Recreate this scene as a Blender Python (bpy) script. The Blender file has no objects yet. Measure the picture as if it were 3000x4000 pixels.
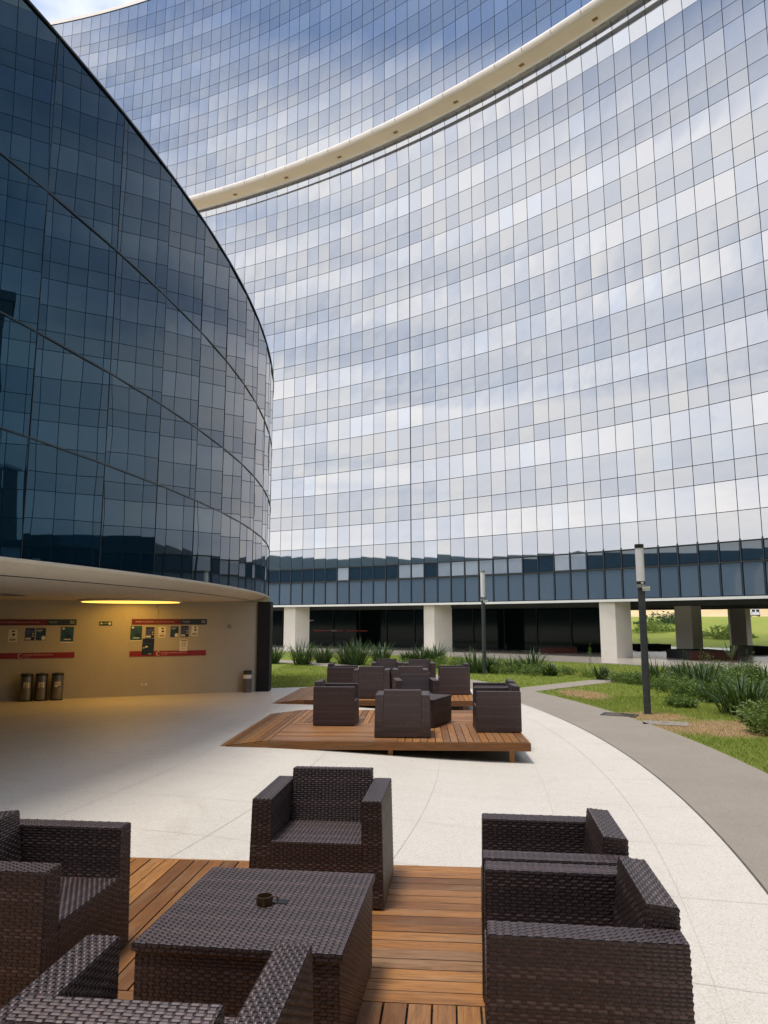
import bpy, math, random
import numpy as np
from mathutils import Matrix, Vector
random.seed(7); RNG = np.random.default_rng(7)
R_ = math.radians; PI = math.pi
scene = bpy.context.scene
COL = scene.collection

# ------------------------------------------------------------------ camera
FOC, HOR, EYE = 2850.0, 2425.0, 2.0            # pixels of the 3000 x 4000 photograph, horizon row, eye height
PITCH = math.atan((HOR - 2000.0) / FOC)
cam = bpy.data.cameras.new('camera'); camo = bpy.data.objects.new('camera', cam); COL.objects.link(camo)
camo.location = (0, 0, EYE); camo.rotation_euler = (PI / 2 + PITCH, 0, 0)
cam.sensor_fit = 'VERTICAL'; cam.sensor_height = 24.0; cam.lens = 24.0 * FOC / 4000.0
cam.clip_start = 0.05; cam.clip_end = 6000
scene.camera = camo
scene.render.resolution_x, scene.render.resolution_y = 768, 1024

# ------------------------------------------------------------------ world: Nishita sky with a broken cloud layer
SUN_DIR = Vector((-0.17, -0.10, 0.98)).normalized()
w = bpy.data.worlds.new('World'); scene.world = w; w.use_nodes = True
nt = w.node_tree; N = nt.nodes; L = nt.links
for n in list(N): N.remove(n)
out = N.new('ShaderNodeOutputWorld'); bg = N.new('ShaderNodeBackground'); bg.inputs[1].default_value = 0.1
L.new(bg.outputs[0], out.inputs[0])
sky = N.new('ShaderNodeTexSky'); sky.sky_type = 'NISHITA'; sky.sun_disc = False
sky.sun_elevation = math.asin(SUN_DIR.z); sky.sun_rotation = math.atan2(SUN_DIR.x, SUN_DIR.y)
tc = N.new('ShaderNodeTexCoord'); sep = N.new('ShaderNodeSeparateXYZ'); L.new(tc.outputs['Generated'], sep.inputs[0])
def wm(op, a, b=None, clamp=False):
    m = N.new('ShaderNodeMath'); m.operation = op; m.use_clamp = clamp
    for i, v in enumerate((a, b)):
        if v is None: continue
        if isinstance(v, (int, float)): m.inputs[i].default_value = v
        else: L.new(v, m.inputs[i])
    return m.outputs[0]
zz = wm('ADD', wm('MAXIMUM', sep.outputs[2], 0.0), 0.16)
cmb = N.new('ShaderNodeCombineXYZ')
L.new(wm('DIVIDE', sep.outputs[0], zz), cmb.inputs[0]); L.new(wm('DIVIDE', sep.outputs[1], zz), cmb.inputs[1])
def wnoise(scale, detail, rough, off):
    mp = N.new('ShaderNodeMapping'); mp.inputs['Location'].default_value = off; mp.inputs['Scale'].default_value = (1, 1.5, 1)
    n = N.new('ShaderNodeTexNoise'); n.inputs['Scale'].default_value = scale; n.inputs['Detail'].default_value = detail
    n.inputs['Roughness'].default_value = rough; n.inputs['Distortion'].default_value = 0.35
    L.new(cmb.outputs[0], mp.inputs[0]); L.new(mp.outputs[0], n.inputs[0]); return n.outputs[0]
def wramp(fac, stops):
    r = N.new('ShaderNodeValToRGB'); L.new(fac, r.inputs[0])
    e = r.color_ramp.elements
    while len(e) < len(stops): e.new(0.5)
    for el, (p, c) in zip(e, stops): el.position = p; el.color = (*c, 1)
    return r.outputs[0]
# cloud layers stack up towards the horizon, gaps open overhead
cover = wm('ADD', wnoise(1.25, 7, 0.55, (3.1, 1.7, 0)), wm('MULTIPLY', wm('SUBTRACT', 0.44, sep.outputs[2]), 0.46))
mask = wramp(cover, [(0.28, (0, 0, 0)), (0.54, (1, 1, 1))])
shade = wramp(wnoise(2.2, 6, 0.6, (7.3, 4.2, 2)), [(0.28, (7.9, 8.0, 8.3)), (0.70, (9.6, 9.35, 9.0))])
mix = N.new('ShaderNodeMix'); mix.data_type = 'RGBA'
L.new(mask, mix.inputs[0]); L.new(sky.outputs[0], mix.inputs[6]); L.new(shade, mix.inputs[7])
L.new(mix.outputs[2], bg.inputs[0])

# ------------------------------------------------------------------ sun (soft, through thin cloud)
sd = bpy.data.lights.new('sun', 'SUN'); sd.energy = 1.5; sd.angle = R_(12); sd.color = (1.0, 0.95, 0.87)
so = bpy.data.objects.new('sun', sd); COL.objects.link(so); so.rotation_euler = SUN_DIR.to_track_quat('Z', 'Y').to_euler()

# ------------------------------------------------------------------ render look
vs = scene.view_settings; vs.view_transform = 'Standard'; vs.look = 'None'; vs.exposure = 1.0; vs.gamma = 1.0
vs.use_curve_mapping = False
scene.render.engine = 'CYCLES'
scene.cycles.max_bounces = 8; scene.cycles.glossy_bounces = 5; scene.cycles.diffuse_bounces = 4
scene.cycles.caustics_reflective = True; scene.cycles.sample_clamp_indirect = 5.0; scene.cycles.blur_glossy = 0.5; scene.cycles.caustics_refractive = False

# ================================================================== pixel helpers (photo pixel -> point on a known height)
_c, _s = math.cos(PITCH), math.sin(PITCH)
def ray(u, v):
    a = (u - 1500.0) / FOC; b = (2000.0 - v) / FOC
    return np.array([a, _c - b * _s, _s + b * _c])
def atz(u, v, z=0.0):
    d = ray(u, v); t = (z - EYE) / d[2]; return d[0] * t, d[1] * t
def proj_depth(p):
    return p[1] * _c + (p[2] - EYE) * _s

# ================================================================== material helpers
MATS = {}
class MB:
    def __init__(s, name):
        s.m = bpy.data.materials.new(name); s.m.use_nodes = True; s.t = s.m.node_tree
        for n in list(s.t.nodes): s.t.nodes.remove(n)
        s.out = s.n('OutputMaterial'); MATS[name] = s.m
        s._pos = None
    def n(s, t): return s.t.nodes.new('ShaderNode' + t)
    def l(s, a, b): s.t.links.new(a, b)
    def setin(s, node, key, v):
        if v is None: return
        if hasattr(v, 'is_output') or isinstance(v, bpy.types.NodeSocket): s.l(v, node.inputs[key])
        else:
            if isinstance(v, (tuple, list)) and len(v) == 3 and node.inputs[key].type == 'RGBA': v = (*v, 1)
            node.inputs[key].default_value = v
    def pos(s, kind='pos', scale=(1, 1, 1)):
        if kind == 'pos': o = s.n('NewGeometry').outputs['Position']
        elif kind == 'obj': o = s.n('TexCoord').outputs['Object']
        mp = s.n('Mapping'); mp.inputs['Scale'].default_value = scale; s.l(o, mp.inputs[0])
        return mp.outputs[0]
    def noise(s, vec, scale, detail=4, rough=0.55, dist=0.0):
        n = s.n('TexNoise'); s.l(vec, n.inputs['Vector']); n.inputs['Scale'].default_value = scale
        n.inputs['Detail'].default_value = detail; n.inputs['Roughness'].default_value = rough
        n.inputs['Distortion'].default_value = dist; return n.outputs[0]
    def ramp(s, fac, stops):
        r = s.n('ValToRGB'); s.l(fac, r.inputs[0]); e = r.color_ramp.elements
        while len(e) < len(stops): e.new(0.5)
        for el, (p, c) in zip(e, stops):
            el.position = p; el.color = (*c, 1) if isinstance(c, (tuple, list)) else (c, c, c, 1)
        return r.outputs[0]
    def mix(s, fac, a, b, mode='MIX'):
        m = s.n('Mix'); m.data_type = 'RGBA'; m.blend_type = mode
        s.setin(m, 0, fac); s.setin(m, 6, a); s.setin(m, 7, b); return m.outputs[2]
    def math(s, op, a, b=None, clamp=False):
        m = s.n('Math'); m.operation = op; m.use_clamp = clamp
        s.setin(m, 0, a); s.setin(m, 1, b); return m.outputs[0]
    def bump(s, h, strength=0.3, dist=0.01):
        b = s.n('Bump'); b.inputs['Strength'].default_value = strength; b.inputs['Distance'].default_value = dist
        s.l(h, b.inputs['Height']); return b.outputs[0]
    def principled(s, color, rough=0.6, metal=0.0, spec=0.5, normal=None, **kw):
        p = s.n('BsdfPrincipled'); s.setin(p, 'Base Color', color); s.setin(p, 'Roughness', rough)
        s.setin(p, 'Metallic', metal); s.setin(p, 'Specular IOR Level', spec)
        if normal is not None: s.l(normal, p.inputs['Normal'])
        for k, v in kw.items(): s.setin(p, k, v)
        s.l(p.outputs[0], s.out.inputs[0]); return p
def plain(name, color, rough=0.6, metal=0.0, var=0.12, scale=6.0, spec=0.5, bump=0.0, kind='pos'):
    b = MB(name); v = b.pos(kind); n = b.noise(v, scale, 6, 0.6)
    lo = tuple(c * (1 - var) for c in color); hi = tuple(min(1, c * (1 + var)) for c in color)
    c = b.ramp(n, [(0.25, lo), (0.75, hi)])
    nm = b.bump(b.noise(v, scale * 12, 3), bump, 0.004) if bump else None
    b.principled(c, rough, metal, spec, nm); return b.m

def glass_main():
    # coated curtain-wall glass: mirror-like outer face over a dark interior; tone differs a little from pane to pane
    b = MB('mirror_glass')
    at = b.n('Attribute'); at.attribute_name = 'tone'; oi = b.n('ObjectInfo')
    sp = b.n('SeparateColor'); b.l(at.outputs['Color'], sp.inputs[0])
    rnd = b.math('FRACT', b.math('ADD', sp.outputs[0], oi.outputs['Random']))
    refl = sp.outputs[1]
    fac = b.math('MULTIPLY', refl, b.math('ADD', b.math('MULTIPLY', rnd, 0.15), 0.885), True)
    tint = b.ramp(rnd, [(0.0, (0.86, 0.895, 0.985)), (0.45, (0.925, 0.93, 0.975)), (0.8, (0.955, 0.94, 0.94)), (1.0, (0.865, 0.905, 0.985))])
    gl = b.n('BsdfGlossy'); gl.inputs['Roughness'].default_value = 0.015; b.l(tint, gl.inputs['Color'])
    dirt = b.noise(b.pos('pos'), 2.3, 6, 0.7)
    df = b.n('BsdfDiffuse'); b.setin(df, 'Color', b.mix(dirt, (0.020, 0.045, 0.085), (0.045, 0.075, 0.115)))
    mx = b.n('MixShader'); b.l(fac, mx.inputs[0]); b.l(df.outputs[0], mx.inputs[1]); b.l(gl.outputs[0], mx.inputs[2])
    b.l(mx.outputs[0], b.out.inputs[0]); return b.m
def glass_blind(name, back_lo, back_hi, refl):
    # same glass with a blind or panel close behind it
    b = MB(name); oi = b.n('ObjectInfo'); at = b.n('Attribute'); at.attribute_name = 'tone'
    sp = b.n('SeparateColor'); b.l(at.outputs['Color'], sp.inputs[0])
    rnd = b.math('FRACT', b.math('ADD', sp.outputs[0], oi.outputs['Random']))
    n = b.noise(b.pos('pos'), 1.4, 5, 0.65)
    c = b.mix(b.math('ADD', b.math('MULTIPLY', rnd, 0.6), b.math('MULTIPLY', n, 0.4)), back_lo, back_hi)
    df = b.n('BsdfDiffuse'); b.l(c, df.inputs['Color'])
    gl = b.n('BsdfGlossy'); gl.inputs['Roughness'].default_value = 0.03; gl.inputs['Color'].default_value = (0.88, 0.94, 1, 1)
    fr = b.n('Fresnel'); fr.inputs['IOR'].default_value = 1.6
    fac = b.math('ADD', fr.outputs[0], refl, True)
    mx = b.n('MixShader'); b.l(fac, mx.inputs[0]); b.l(df.outputs[0], mx.inputs[1]); b.l(gl.outputs[0], mx.inputs[2])
    b.l(mx.outputs[0], b.out.inputs[0]); return b.m
def glass_dark(name, ior, back, tint, rough=0.01, graze=False):
    b = MB(name); oi = b.n('ObjectInfo')
    n = b.noise(b.pos('pos'), 0.9, 6, 0.7)
    df = b.n('BsdfDiffuse'); b.l(b.mix(n, back, tuple(c * 1.9 for c in back)), df.inputs['Color'])
    gl = b.n('BsdfGlossy'); gl.inputs['Roughness'].default_value = rough; gl.inputs['Color'].default_value = (*tint, 1)
    if graze:      # the coating's colour fades at grazing angles
        lw = b.n('LayerWeight'); lw.inputs[0].default_value = 0.5
        b.l(b.mix(b.ramp(lw.outputs['Facing'], [(0.30, 0.0), (0.82, 1.0)]), tint, (1, 0.98, 0.98)), gl.inputs['Color'])
    fr = b.n('Fresnel'); fr.inputs['IOR'].default_value = ior
    mx = b.n('MixShader'); b.l(fr.outputs[0], mx.inputs[0]); b.l(df.outputs[0], mx.inputs[1]); b.l(gl.outputs[0], mx.inputs[2])
    b.l(mx.outputs[0], b.out.inputs[0]); return b.m
glass_main()
glass_blind('blind_glass', (0.22, 0.27, 0.36), (0.42, 0.47, 0.56), 0.06)
glass_blind('spandrel_glass', (0.070, 0.110, 0.165), (0.125, 0.165, 0.23), 0.04)
glass_dark('dark_window_glass', 2.0, (0.006, 0.016, 0.034), (0.85, 0.95, 1.0))
glass_dark('auditorium_glass', 1.9, (0.0018, 0.008, 0.014), (0.22, 0.58, 0.88), 0.006, True)
glass_dark('lobby_glass', 1.25, (0.003, 0.007, 0.008), (0.9, 1, 1), 0.06)
plain('mullion', (0.014, 0.028, 0.046), 0.35, 0.0, 0.3, 3)
plain('mullion_steel', (0.05, 0.055, 0.055), 0.35, 0.6, 0.2, 3)
plain('white_trim', (0.72, 0.72, 0.70), 0.5, 0, 0.06, 0.7)
plain('beige_soffit', (0.86, 0.72, 0.53), 0.75, 0, 0.07, 0.35)
plain('nose_metal', (0.80, 0.73, 0.67), 0.4, 0.1, 0.12, 0.6)
plain('dark_ceiling', (0.025, 0.028, 0.028), 0.5, 0, 0.3, 1.0)
plain('black_pier', (0.004, 0.006, 0.008), 0.6, 0, 0.3, 2)
plain('black_rubber', (0.012, 0.012, 0.012), 0.7)
plain('soil', (0.10, 0.065, 0.04), 0.95, 0, 0.4, 9, 0.2, 0.6)
plain('steel', (0.22, 0.225, 0.225), 0.28, 0.9, 0.12, 5)
plain('dark_lid', (0.03, 0.034, 0.036), 0.35, 0.3, 0.2, 5)
plain('lamp_pole', (0.075, 0.085, 0.09), 0.45, 0.4, 0.3, 7)
plain('lamp_cap', (0.015, 0.02, 0.022), 0.45, 0.0, 0.2, 7)
plain('galvanised', (0.42, 0.43, 0.42), 0.45, 0.6, 0.2, 9)
plain('path_gap', (0.10, 0.09, 0.075), 0.9, 0, 0.3, 8)
plain('floor_joint', (0.46, 0.42, 0.36), 0.6, 0, 0.2, 3)
plain('opal', (0.82, 0.80, 0.79), 0.35, 0, 0.05, 5)
plain('paper', (0.72, 0.70, 0.62), 0.7, 0, 0.05, 3)
plain('paper_cream', (0.75, 0.66, 0.45), 0.7, 0, 0.05, 3)
plain('print_blue', (0.012, 0.05, 0.10), 0.45, 0, 0.5, 14)
plain('print_teal', (0.012, 0.075, 0.12), 0.45, 0, 0.5, 11)
plain('print_night', (0.01, 0.022, 0.05), 0.4, 0, 0.6, 9)
plain('print_purple', (0.05, 0.06, 0.17), 0.45, 0, 0.5, 11)
plain('print_black', (0.012, 0.012, 0.015), 0.5)
plain('print_brown', (0.30, 0.17, 0.06), 0.6)
plain('print_pale', (0.55, 0.60, 0.58), 0.6, 0, 0.2, 9)
plain('board_red', (0.24, 0.016, 0.024), 0.45, 0, 0.12, 2)
plain('board_wine', (0.13, 0.013, 0.022), 0.45, 0, 0.12, 2)
plain('board_navy', (0.012, 0.03, 0.06), 0.45, 0, 0.2, 2)
plain('letter_white', (0.75, 0.72, 0.70), 0.6, 0, 0.03)
plain('letter_rose', (0.75, 0.42, 0.40), 0.6, 0, 0.03)
plain('letter_black', (0.02, 0.02, 0.02), 0.6, 0, 0.03)
plain('sign_green', (0.008, 0.05, 0.045), 0.4, 0, 0.1)
plain('sign_grey', (0.42, 0.42, 0.38), 0.5, 0, 0.1)
plain('stripe_red', (0.42, 0.03, 0.03), 0.5, 0, 0.1)
plain('planter_red', (0.09, 0.024, 0.018), 0.55, 0, 0.25, 3)
plain('planter_dark', (0.02, 0.022, 0.024), 0.5, 0, 0.25, 3)
plain('van_white', (0.78, 0.78, 0.78), 0.35, 0, 0.03)
plain('van_glass', (0.02, 0.025, 0.03), 0.1)
plain('van_red', (0.4, 0.02, 0.02), 0.3)
plain('tyre', (0.015, 0.015, 0.015), 0.8)
plain('fence_wire', (0.35, 0.33, 0.28), 0.6, 0.2)
plain('bronze', (0.11, 0.075, 0.035), 0.35, 0.7, 0.3, 30)
plain('cast_iron', (0.12, 0.115, 0.10), 0.7, 0.2, 0.35, 20, 0.4, 0.4)
plain('wire_dark', (0.03, 0.028, 0.025), 0.6)
plain('stair_glass', (0.004, 0.009, 0.011), 0.2, 0, 0.3, 1)

def mat_concrete(name, color, scale=0.8):
    b = MB(name); v = b.pos('pos'); n = b.noise(v, scale, 8, 0.65); f = b.noise(v, 38, 4, 0.7)
    st = b.noise(b.pos('pos', (3.0, 3.0, 0.25)), 1.3, 6, 0.7)
    c = b.ramp(n, [(0.3, tuple(x * 0.84 for x in color)), (0.7, color)])
    c = b.mix(b.math('MULTIPLY', b.ramp(st, [(0.52, 0.0), (0.8, 0.55)]), 0.5), c, tuple(x * 0.62 for x in color))
    c = b.mix(0.35, c, b.ramp(f, [(0.3, tuple(x * 0.7 for x in color)), (0.7, tuple(min(1, x * 1.2) for x in color))]))
    b.principled(c, 0.72, 0, 0.35, b.bump(f, 0.12, 0.004)); return b.m
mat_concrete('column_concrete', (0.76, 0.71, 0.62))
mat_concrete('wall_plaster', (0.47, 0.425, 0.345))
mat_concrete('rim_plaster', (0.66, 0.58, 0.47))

def mat_terrazzo():
    b = MB('terrazzo'); v = b.pos('pos')
    big = b.noise(v, 0.35, 7, 0.65); mid = b.noise(v, 4.5, 6, 0.7)
    vor = b.n('TexVoronoi'); vor.inputs['Scale'].default_value = 130; b.l(v, vor.inputs['Vector'])
    sp = b.n('SeparateColor'); b.l(vor.outputs['Color'], sp.inputs[0])
    c = b.ramp(big, [(0.3, (0.55, 0.50, 0.43)), (0.7, (0.66, 0.61, 0.54))])
    c = b.mix(b.math('MULTIPLY', b.ramp(mid, [(0.45, 0.0), (0.75, 1.0)]), 0.28), c, (0.45, 0.40, 0.33))
    c = b.mix(0.42, c, b.ramp(sp.outputs[0], [(0.0, (0.33, 0.295, 0.245)), (0.35, (0.62, 0.575, 0.51)), (1.0, (0.78, 0.74, 0.67))]))
    stn = b.noise(b.pos('pos', (1.0, 0.55, 1.0)), 0.9, 9, 0.72, 0.8)
    c = b.mix(b.math('MULTIPLY', b.ramp(stn, [(0.56, 0.0), (0.74, 1.0)]), 0.34), c, (0.36, 0.315, 0.25))
    spt = b.noise(v, 9.0, 3, 0.6); c = b.mix(b.math('MULTIPLY', b.ramp(spt, [(0.70, 0.0), (0.76, 1.0)]), 0.30), c, (0.24, 0.21, 0.17))
    r = b.ramp(mid, [(0.3, 0.42), (0.7, 0.6)])
    b.principled(c, r, 0, 0.45, b.bump(sp.outputs[1], 0.05, 0.002)); return b.m
mat_terrazzo()
def mat_path():
    b = MB('path_concrete'); v = b.pos('pos'); n = b.noise(v, 0.9, 8, 0.7); f = b.noise(v, 55, 4, 0.75)
    c = b.ramp(n, [(0.3, (0.25, 0.215, 0.175)), (0.7, (0.34, 0.295, 0.245))])
    c = b.mix(0.5, c, b.ramp(f, [(0.3, (0.16, 0.14, 0.115)), (0.7, (0.38, 0.33, 0.28))]))
    b.principled(c, 0.85, 0, 0.3, b.bump(f, 0.4, 0.004)); return b.m
mat_path()
def mat_pavement():
    b = MB('polished_pavement'); v = b.pos('pos'); n = b.noise(v, 0.6, 7, 0.6); f = b.noise(v, 30, 3)
    c = b.ramp(n, [(0.3, (0.34, 0.30, 0.25)), (0.7, (0.45, 0.41, 0.35))])
    c = b.mix(0.25, c, b.ramp(f, [(0.3, (0.25, 0.22, 0.18)), (0.7, (0.5, 0.46, 0.4))]))
    b.principled(c, 0.22, 0, 0.5); return b.m
mat_pavement()
def mat_lawn(name, far=False):
    b = MB(name); v = b.pos('pos'); big = b.noise(v, 0.16 if far else 0.45, 7, 0.68); mid = b.noise(v, 1.7, 6, 0.7); f = b.noise(v, 30, 4, 0.8)
    if far:
        c = b.ramp(big, [(0.3, (0.22, 0.29, 0.04)), (0.5, (0.32, 0.36, 0.06)), (0.72, (0.42, 0.40, 0.09))])
    else:
        c = b.ramp(big, [(0.3, (0.12, 0.20, 0.025)), (0.52, (0.17, 0.24, 0.035)), (0.7, (0.26, 0.25, 0.07))])
    c = b.mix(b.ramp(mid, [(0.5, 0.0), (0.75, 0.6)]), c, (0.25, 0.20, 0.085) if not far else (0.32, 0.28, 0.09))
    c = b.mix(0.5, c, b.ramp(f, [(0.25, (0.03, 0.05, 0.008)), (0.75, (0.26, 0.30, 0.07))]))
    if not far:      # bare trodden earth by the lamp post
        s = b.n('SeparateXYZ'); b.l(b.n('NewGeometry').outputs['Position'], s.inputs[0])
        for (cx, cy, rx, ry) in BARE:
            dx = b.math('DIVIDE', b.math('SUBTRACT', s.outputs[0], cx), rx); dy = b.math('DIVIDE', b.math('SUBTRACT', s.outputs[1], cy), ry)
            d = b.math('ADD', b.math('ADD', b.math('MULTIPLY', dx, dx), b.math('MULTIPLY', dy, dy)), b.math('MULTIPLY', b.math('SUBTRACT', mid, 0.5), 2.2))
            k = b.ramp(d, [(0.35, 0.92), (1.0, 0.0)])
            c = b.mix(k, c, b.ramp(f, [(0.3, (0.24, 0.135, 0.065)), (0.7, (0.48, 0.32, 0.18))]))
    b.principled(c, 0.95, 0, 0.1, b.bump(f, 0.8, 0.03)); return b.m
BARE = [(6.6, 14.2, 1.9, 1.3), (5.6, 15.9, 0.9, 0.9), (5.5, 20.6, 0.7, 1.6), (8.2, 12.2, 1.6, 0.9)]
mat_lawn('lawn'); mat_lawn('far_grass', True)
def mat_dirt():
    b = MB('dirt_bank'); v = b.pos('pos'); n = b.noise(v, 0.12, 8, 0.7); f = b.noise(v, 2.2, 5, 0.7)
    c = b.ramp(n, [(0.3, (0.46, 0.33, 0.17)), (0.7, (0.62, 0.48, 0.28))])
    c = b.mix(b.ramp(f, [(0.55, 0.0), (0.8, 0.5)]), c, (0.36, 0.27, 0.15)); b.principled(c, 0.95, 0, 0.1); return b.m
mat_dirt()
def mat_terrain():
    b = MB('terrain'); v = b.pos('pos'); n = b.noise(v, 0.02, 8, 0.7); f = b.noise(v, 0.15, 6, 0.7)
    c = b.ramp(n, [(0.3, (0.028, 0.046, 0.050)), (0.7, (0.055, 0.075, 0.070))])
    c = b.mix(0.4, c, b.ramp(f, [(0.3, (0.02, 0.035, 0.038)), (0.7, (0.08, 0.095, 0.075))])); b.principled(c, 1.0, 0, 0.05); return b.m
mat_terrain()
plain('open_ground', (0.62, 0.56, 0.46), 0.9, 0, 0.35, 0.06)
def mat_wood():
    b = MB('deck_timber'); oi = b.n('ObjectInfo'); tcn = b.n('TexCoord')
    off = b.n('VectorMath'); off.operation = 'ADD'; b.l(tcn.outputs['Object'], off.inputs[0])
    cmb = b.n('CombineXYZ'); b.l(b.math('MULTIPLY', oi.outputs['Random'], 37.0), cmb.inputs[0]); b.l(b.math('MULTIPLY', oi.outputs['Random'], 91.0), cmb.inputs[1])
    b.l(cmb.outputs[0], off.inputs[1])
    mp = b.n('Mapping'); mp.inputs['Scale'].default_value = (1.3, 16, 16); b.l(off.outputs[0], mp.inputs[0])
    mp2 = b.n('Mapping'); mp2.inputs['Scale'].default_value = (0.9, 4, 4); b.l(off.outputs[0], mp2.inputs[0])
    g = b.noise(mp.outputs[0], 3.2, 8, 0.68, 0.6); st = b.noise(mp2.outputs[0], 1.6, 6, 0.65)
    base = b.ramp(oi.outputs['Random'], [(0.0, (0.17, 0.064, 0.018)), (0.3, (0.31, 0.128, 0.032)), (0.55, (0.45, 0.198, 0.055)), (0.8, (0.35, 0.142, 0.036)), (1.0, (0.29, 0.165, 0.085))])
    c = b.mix(b.ramp(g, [(0.30, 0.75), (0.62, 0.0)]), base, (0.085, 0.040, 0.016))
    c = b.mix(b.math('MULTIPLY', b.ramp(st, [(0.5, 0.0), (0.78, 0.8)]), 0.7), c, (0.29, 0.20, 0.115))
    c = b.mix(b.math('MULTIPLY', b.ramp(b.noise(mp2.outputs[0], 4.3, 5, 0.7), [(0.60, 0.0), (0.8, 1.0)]), 0.55), c, (0.06, 0.035, 0.018))
    b.principled(c, b.ramp(g, [(0.3, 0.62), (0.7, 0.42)]), 0, 0.4, b.bump(g, 0.25, 0.002)); return b.m
mat_wood()
def mat_wicker():
    b = MB('wicker'); at = b.n('Attribute'); at.attribute_name = 'tone'; f = b.noise(b.pos('obj'), 60, 3, 0.6)
    c = b.mix(0.22, at.outputs['Color'], b.mix(f, (0.004, 0.003, 0.004), (0.055, 0.036, 0.034)))
    oi = b.n('ObjectInfo')
    c = b.mix(0.12, c, b.ramp(oi.outputs['Random'], [(0.0, (0.008, 0.007, 0.008)), (1.0, (0.045, 0.028, 0.022))]))
    b.principled(c, 0.44, 0, 0.5, b.bump(f, 0.15, 0.001), **{'IOR': 1.95, 'Specular Tint': (1.0, 0.81, 0.79, 1.0)}); return b.m
mat_wicker()
def mat_leaf(name, c0, c1, rough=0.5, trans=0.25):
    b = MB(name); at = b.n('Attribute'); at.attribute_name = 'tone'
    sp = b.n('SeparateColor'); b.l(at.outputs['Color'], sp.inputs[0])
    c = b.mix(sp.outputs[0], c0, c1)
    p = b.n('BsdfPrincipled'); b.l(c, p.inputs['Base Color']); p.inputs['Roughness'].default_value = rough; p.inputs['Specular IOR Level'].default_value = 0.4
    t = b.n('BsdfTranslucent'); b.l(b.mix(0.5, c, (0.22, 0.30, 0.04)), t.inputs[0])
    mx = b.n('MixShader'); mx.inputs[0].default_value = trans; b.l(p.outputs[0], mx.inputs[1]); b.l(t.outputs[0], mx.inputs[2])
    b.l(mx.outputs[0], b.out.inputs[0]); return b.m
mat_leaf('strap_leaf', (0.018, 0.048, 0.018), (0.052, 0.098, 0.032), 0.5, 0.18)
mat_leaf('weed_leaf', (0.085, 0.150, 0.030), (0.170, 0.235, 0.055), 0.55, 0.3)
mat_leaf('pale_leaf', (0.12, 0.19, 0.03), (0.22, 0.28, 0.05), 0.5, 0.3)
mat_leaf('grass_blade', (0.190, 0.260, 0.028), (0.450, 0.440, 0.095), 0.6, 0.3)
mat_leaf('dry_blade', (0.24, 0.19, 0.09), (0.36, 0.28, 0.13), 0.7, 0.2)
def mat_glow():
    b = MB('lamp_glow'); e = b.n('Emission'); e.inputs[0].default_value = (1.0, 0.55, 0.09, 1); e.inputs[1].default_value = 1.15
    b.l(e.outputs[0], b.out.inputs[0]); return b.m
mat_glow()

# ================================================================== mesh helpers
class Geo:
    def __init__(s): s.v = []; s.f = []; s.mi = []; s.c = []; s.mats = []
    def mat(s, name):
        if name not in s.mats: s.mats.append(name)
        return s.mats.index(name)
    def add(s, verts, faces, mat=None, col=None):
        o = len(s.v); s.v += [tuple(p) for p in verts]
        k = s.mat(mat) if mat else 0
        for f in faces: s.f.append(tuple(i + o for i in f)); s.mi.append(k)
        s.c += [col or (0.5, 0.5, 0.5)] * len(verts)
    def box(s, x0, x1, y0, y1, z0, z1, mat=None, col=None):
        s.hexa([(x0, y0, z0), (x1, y0, z0), (x1, y1, z0), (x0, y1, z0), (x0, y0, z1), (x1, y0, z1), (x1, y1, z1), (x0, y1, z1)], mat, col)
    def hexa(s, p, mat=None, col=None):
        s.add(p, [(0, 3, 2, 1), (4, 5, 6, 7), (0, 1, 5, 4), (1, 2, 6, 5), (2, 3, 7, 6), (3, 0, 4, 7)], mat, col)
    def lathe(s, prof, n=24, mat=None, cx=0, cy=0, cap0=True, cap1=True, flute=0.0):
        vs_ = []; fs = []
        for (r, z) in prof:
            for i in range(n):
                a = 2 * PI * i / n; rr = r * (1 - flute * (i % 2)); vs_.append((cx + rr * math.cos(a), cy + rr * math.sin(a), z))
        for k in range(len(prof) - 1):
            for i in range(n): j = (i + 1) % n; fs.append((k * n + i, k * n + j, (k + 1) * n + j, (k + 1) * n + i))
        if cap0: fs.append(tuple(range(n - 1, -1, -1)))
        if cap1: fs.append(tuple(range((len(prof) - 1) * n, len(prof) * n)))
        s.add(vs_, fs, mat)
    def tube(s, pts, r, n=6, mat=None):
        vs_ = []; fs = []
        pts = [Vector(p) for p in pts]
        for i, p in enumerate(pts):
            d = (pts[min(i + 1, len(pts) - 1)] - pts[max(i - 1, 0)]).normalized()
            u = d.cross(Vector((0.3, 0.2, 0.93))).normalized(); w_ = d.cross(u)
            rr = r[i] if isinstance(r, (list, tuple)) else r
            for k in range(n): a = 2 * PI * k / n; vs_.append(tuple(p + u * math.cos(a) * rr + w_ * math.sin(a) * rr))
        for i in range(len(pts) - 1):
            for k in range(n): j = (k + 1) % n; fs.append((i * n + k, i * n + j, (i + 1) * n + j, (i + 1) * n + k))
        fs.append(tuple(range(n - 1, -1, -1))); fs.append(tuple(range((len(pts) - 1) * n, len(pts) * n)))
        s.add(vs_, fs, mat)
    def mesh(s, name, mat=None, smooth=False, tone=False):
        me = bpy.data.meshes.new(name); me.from_pydata(s.v, [], s.f)
        for m in (s.mats or [mat]): me.materials.append(MATS[m])
        if s.mats: me.polygons.foreach_set('material_index', s.mi)
        if tone:
            a = me.color_attributes.new('tone', 'FLOAT_COLOR', 'POINT')
            arr = np.ones((len(s.v), 4), np.float32); arr[:, :3] = np.array(s.c, np.float32); a.data.foreach_set('color', arr.ravel())
        if smooth: me.polygons.foreach_set('use_smooth', [True] * len(me.polygons)); me.update(); me.set_sharp_from_angle(angle=R_(38))
        me.update(); return me
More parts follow.
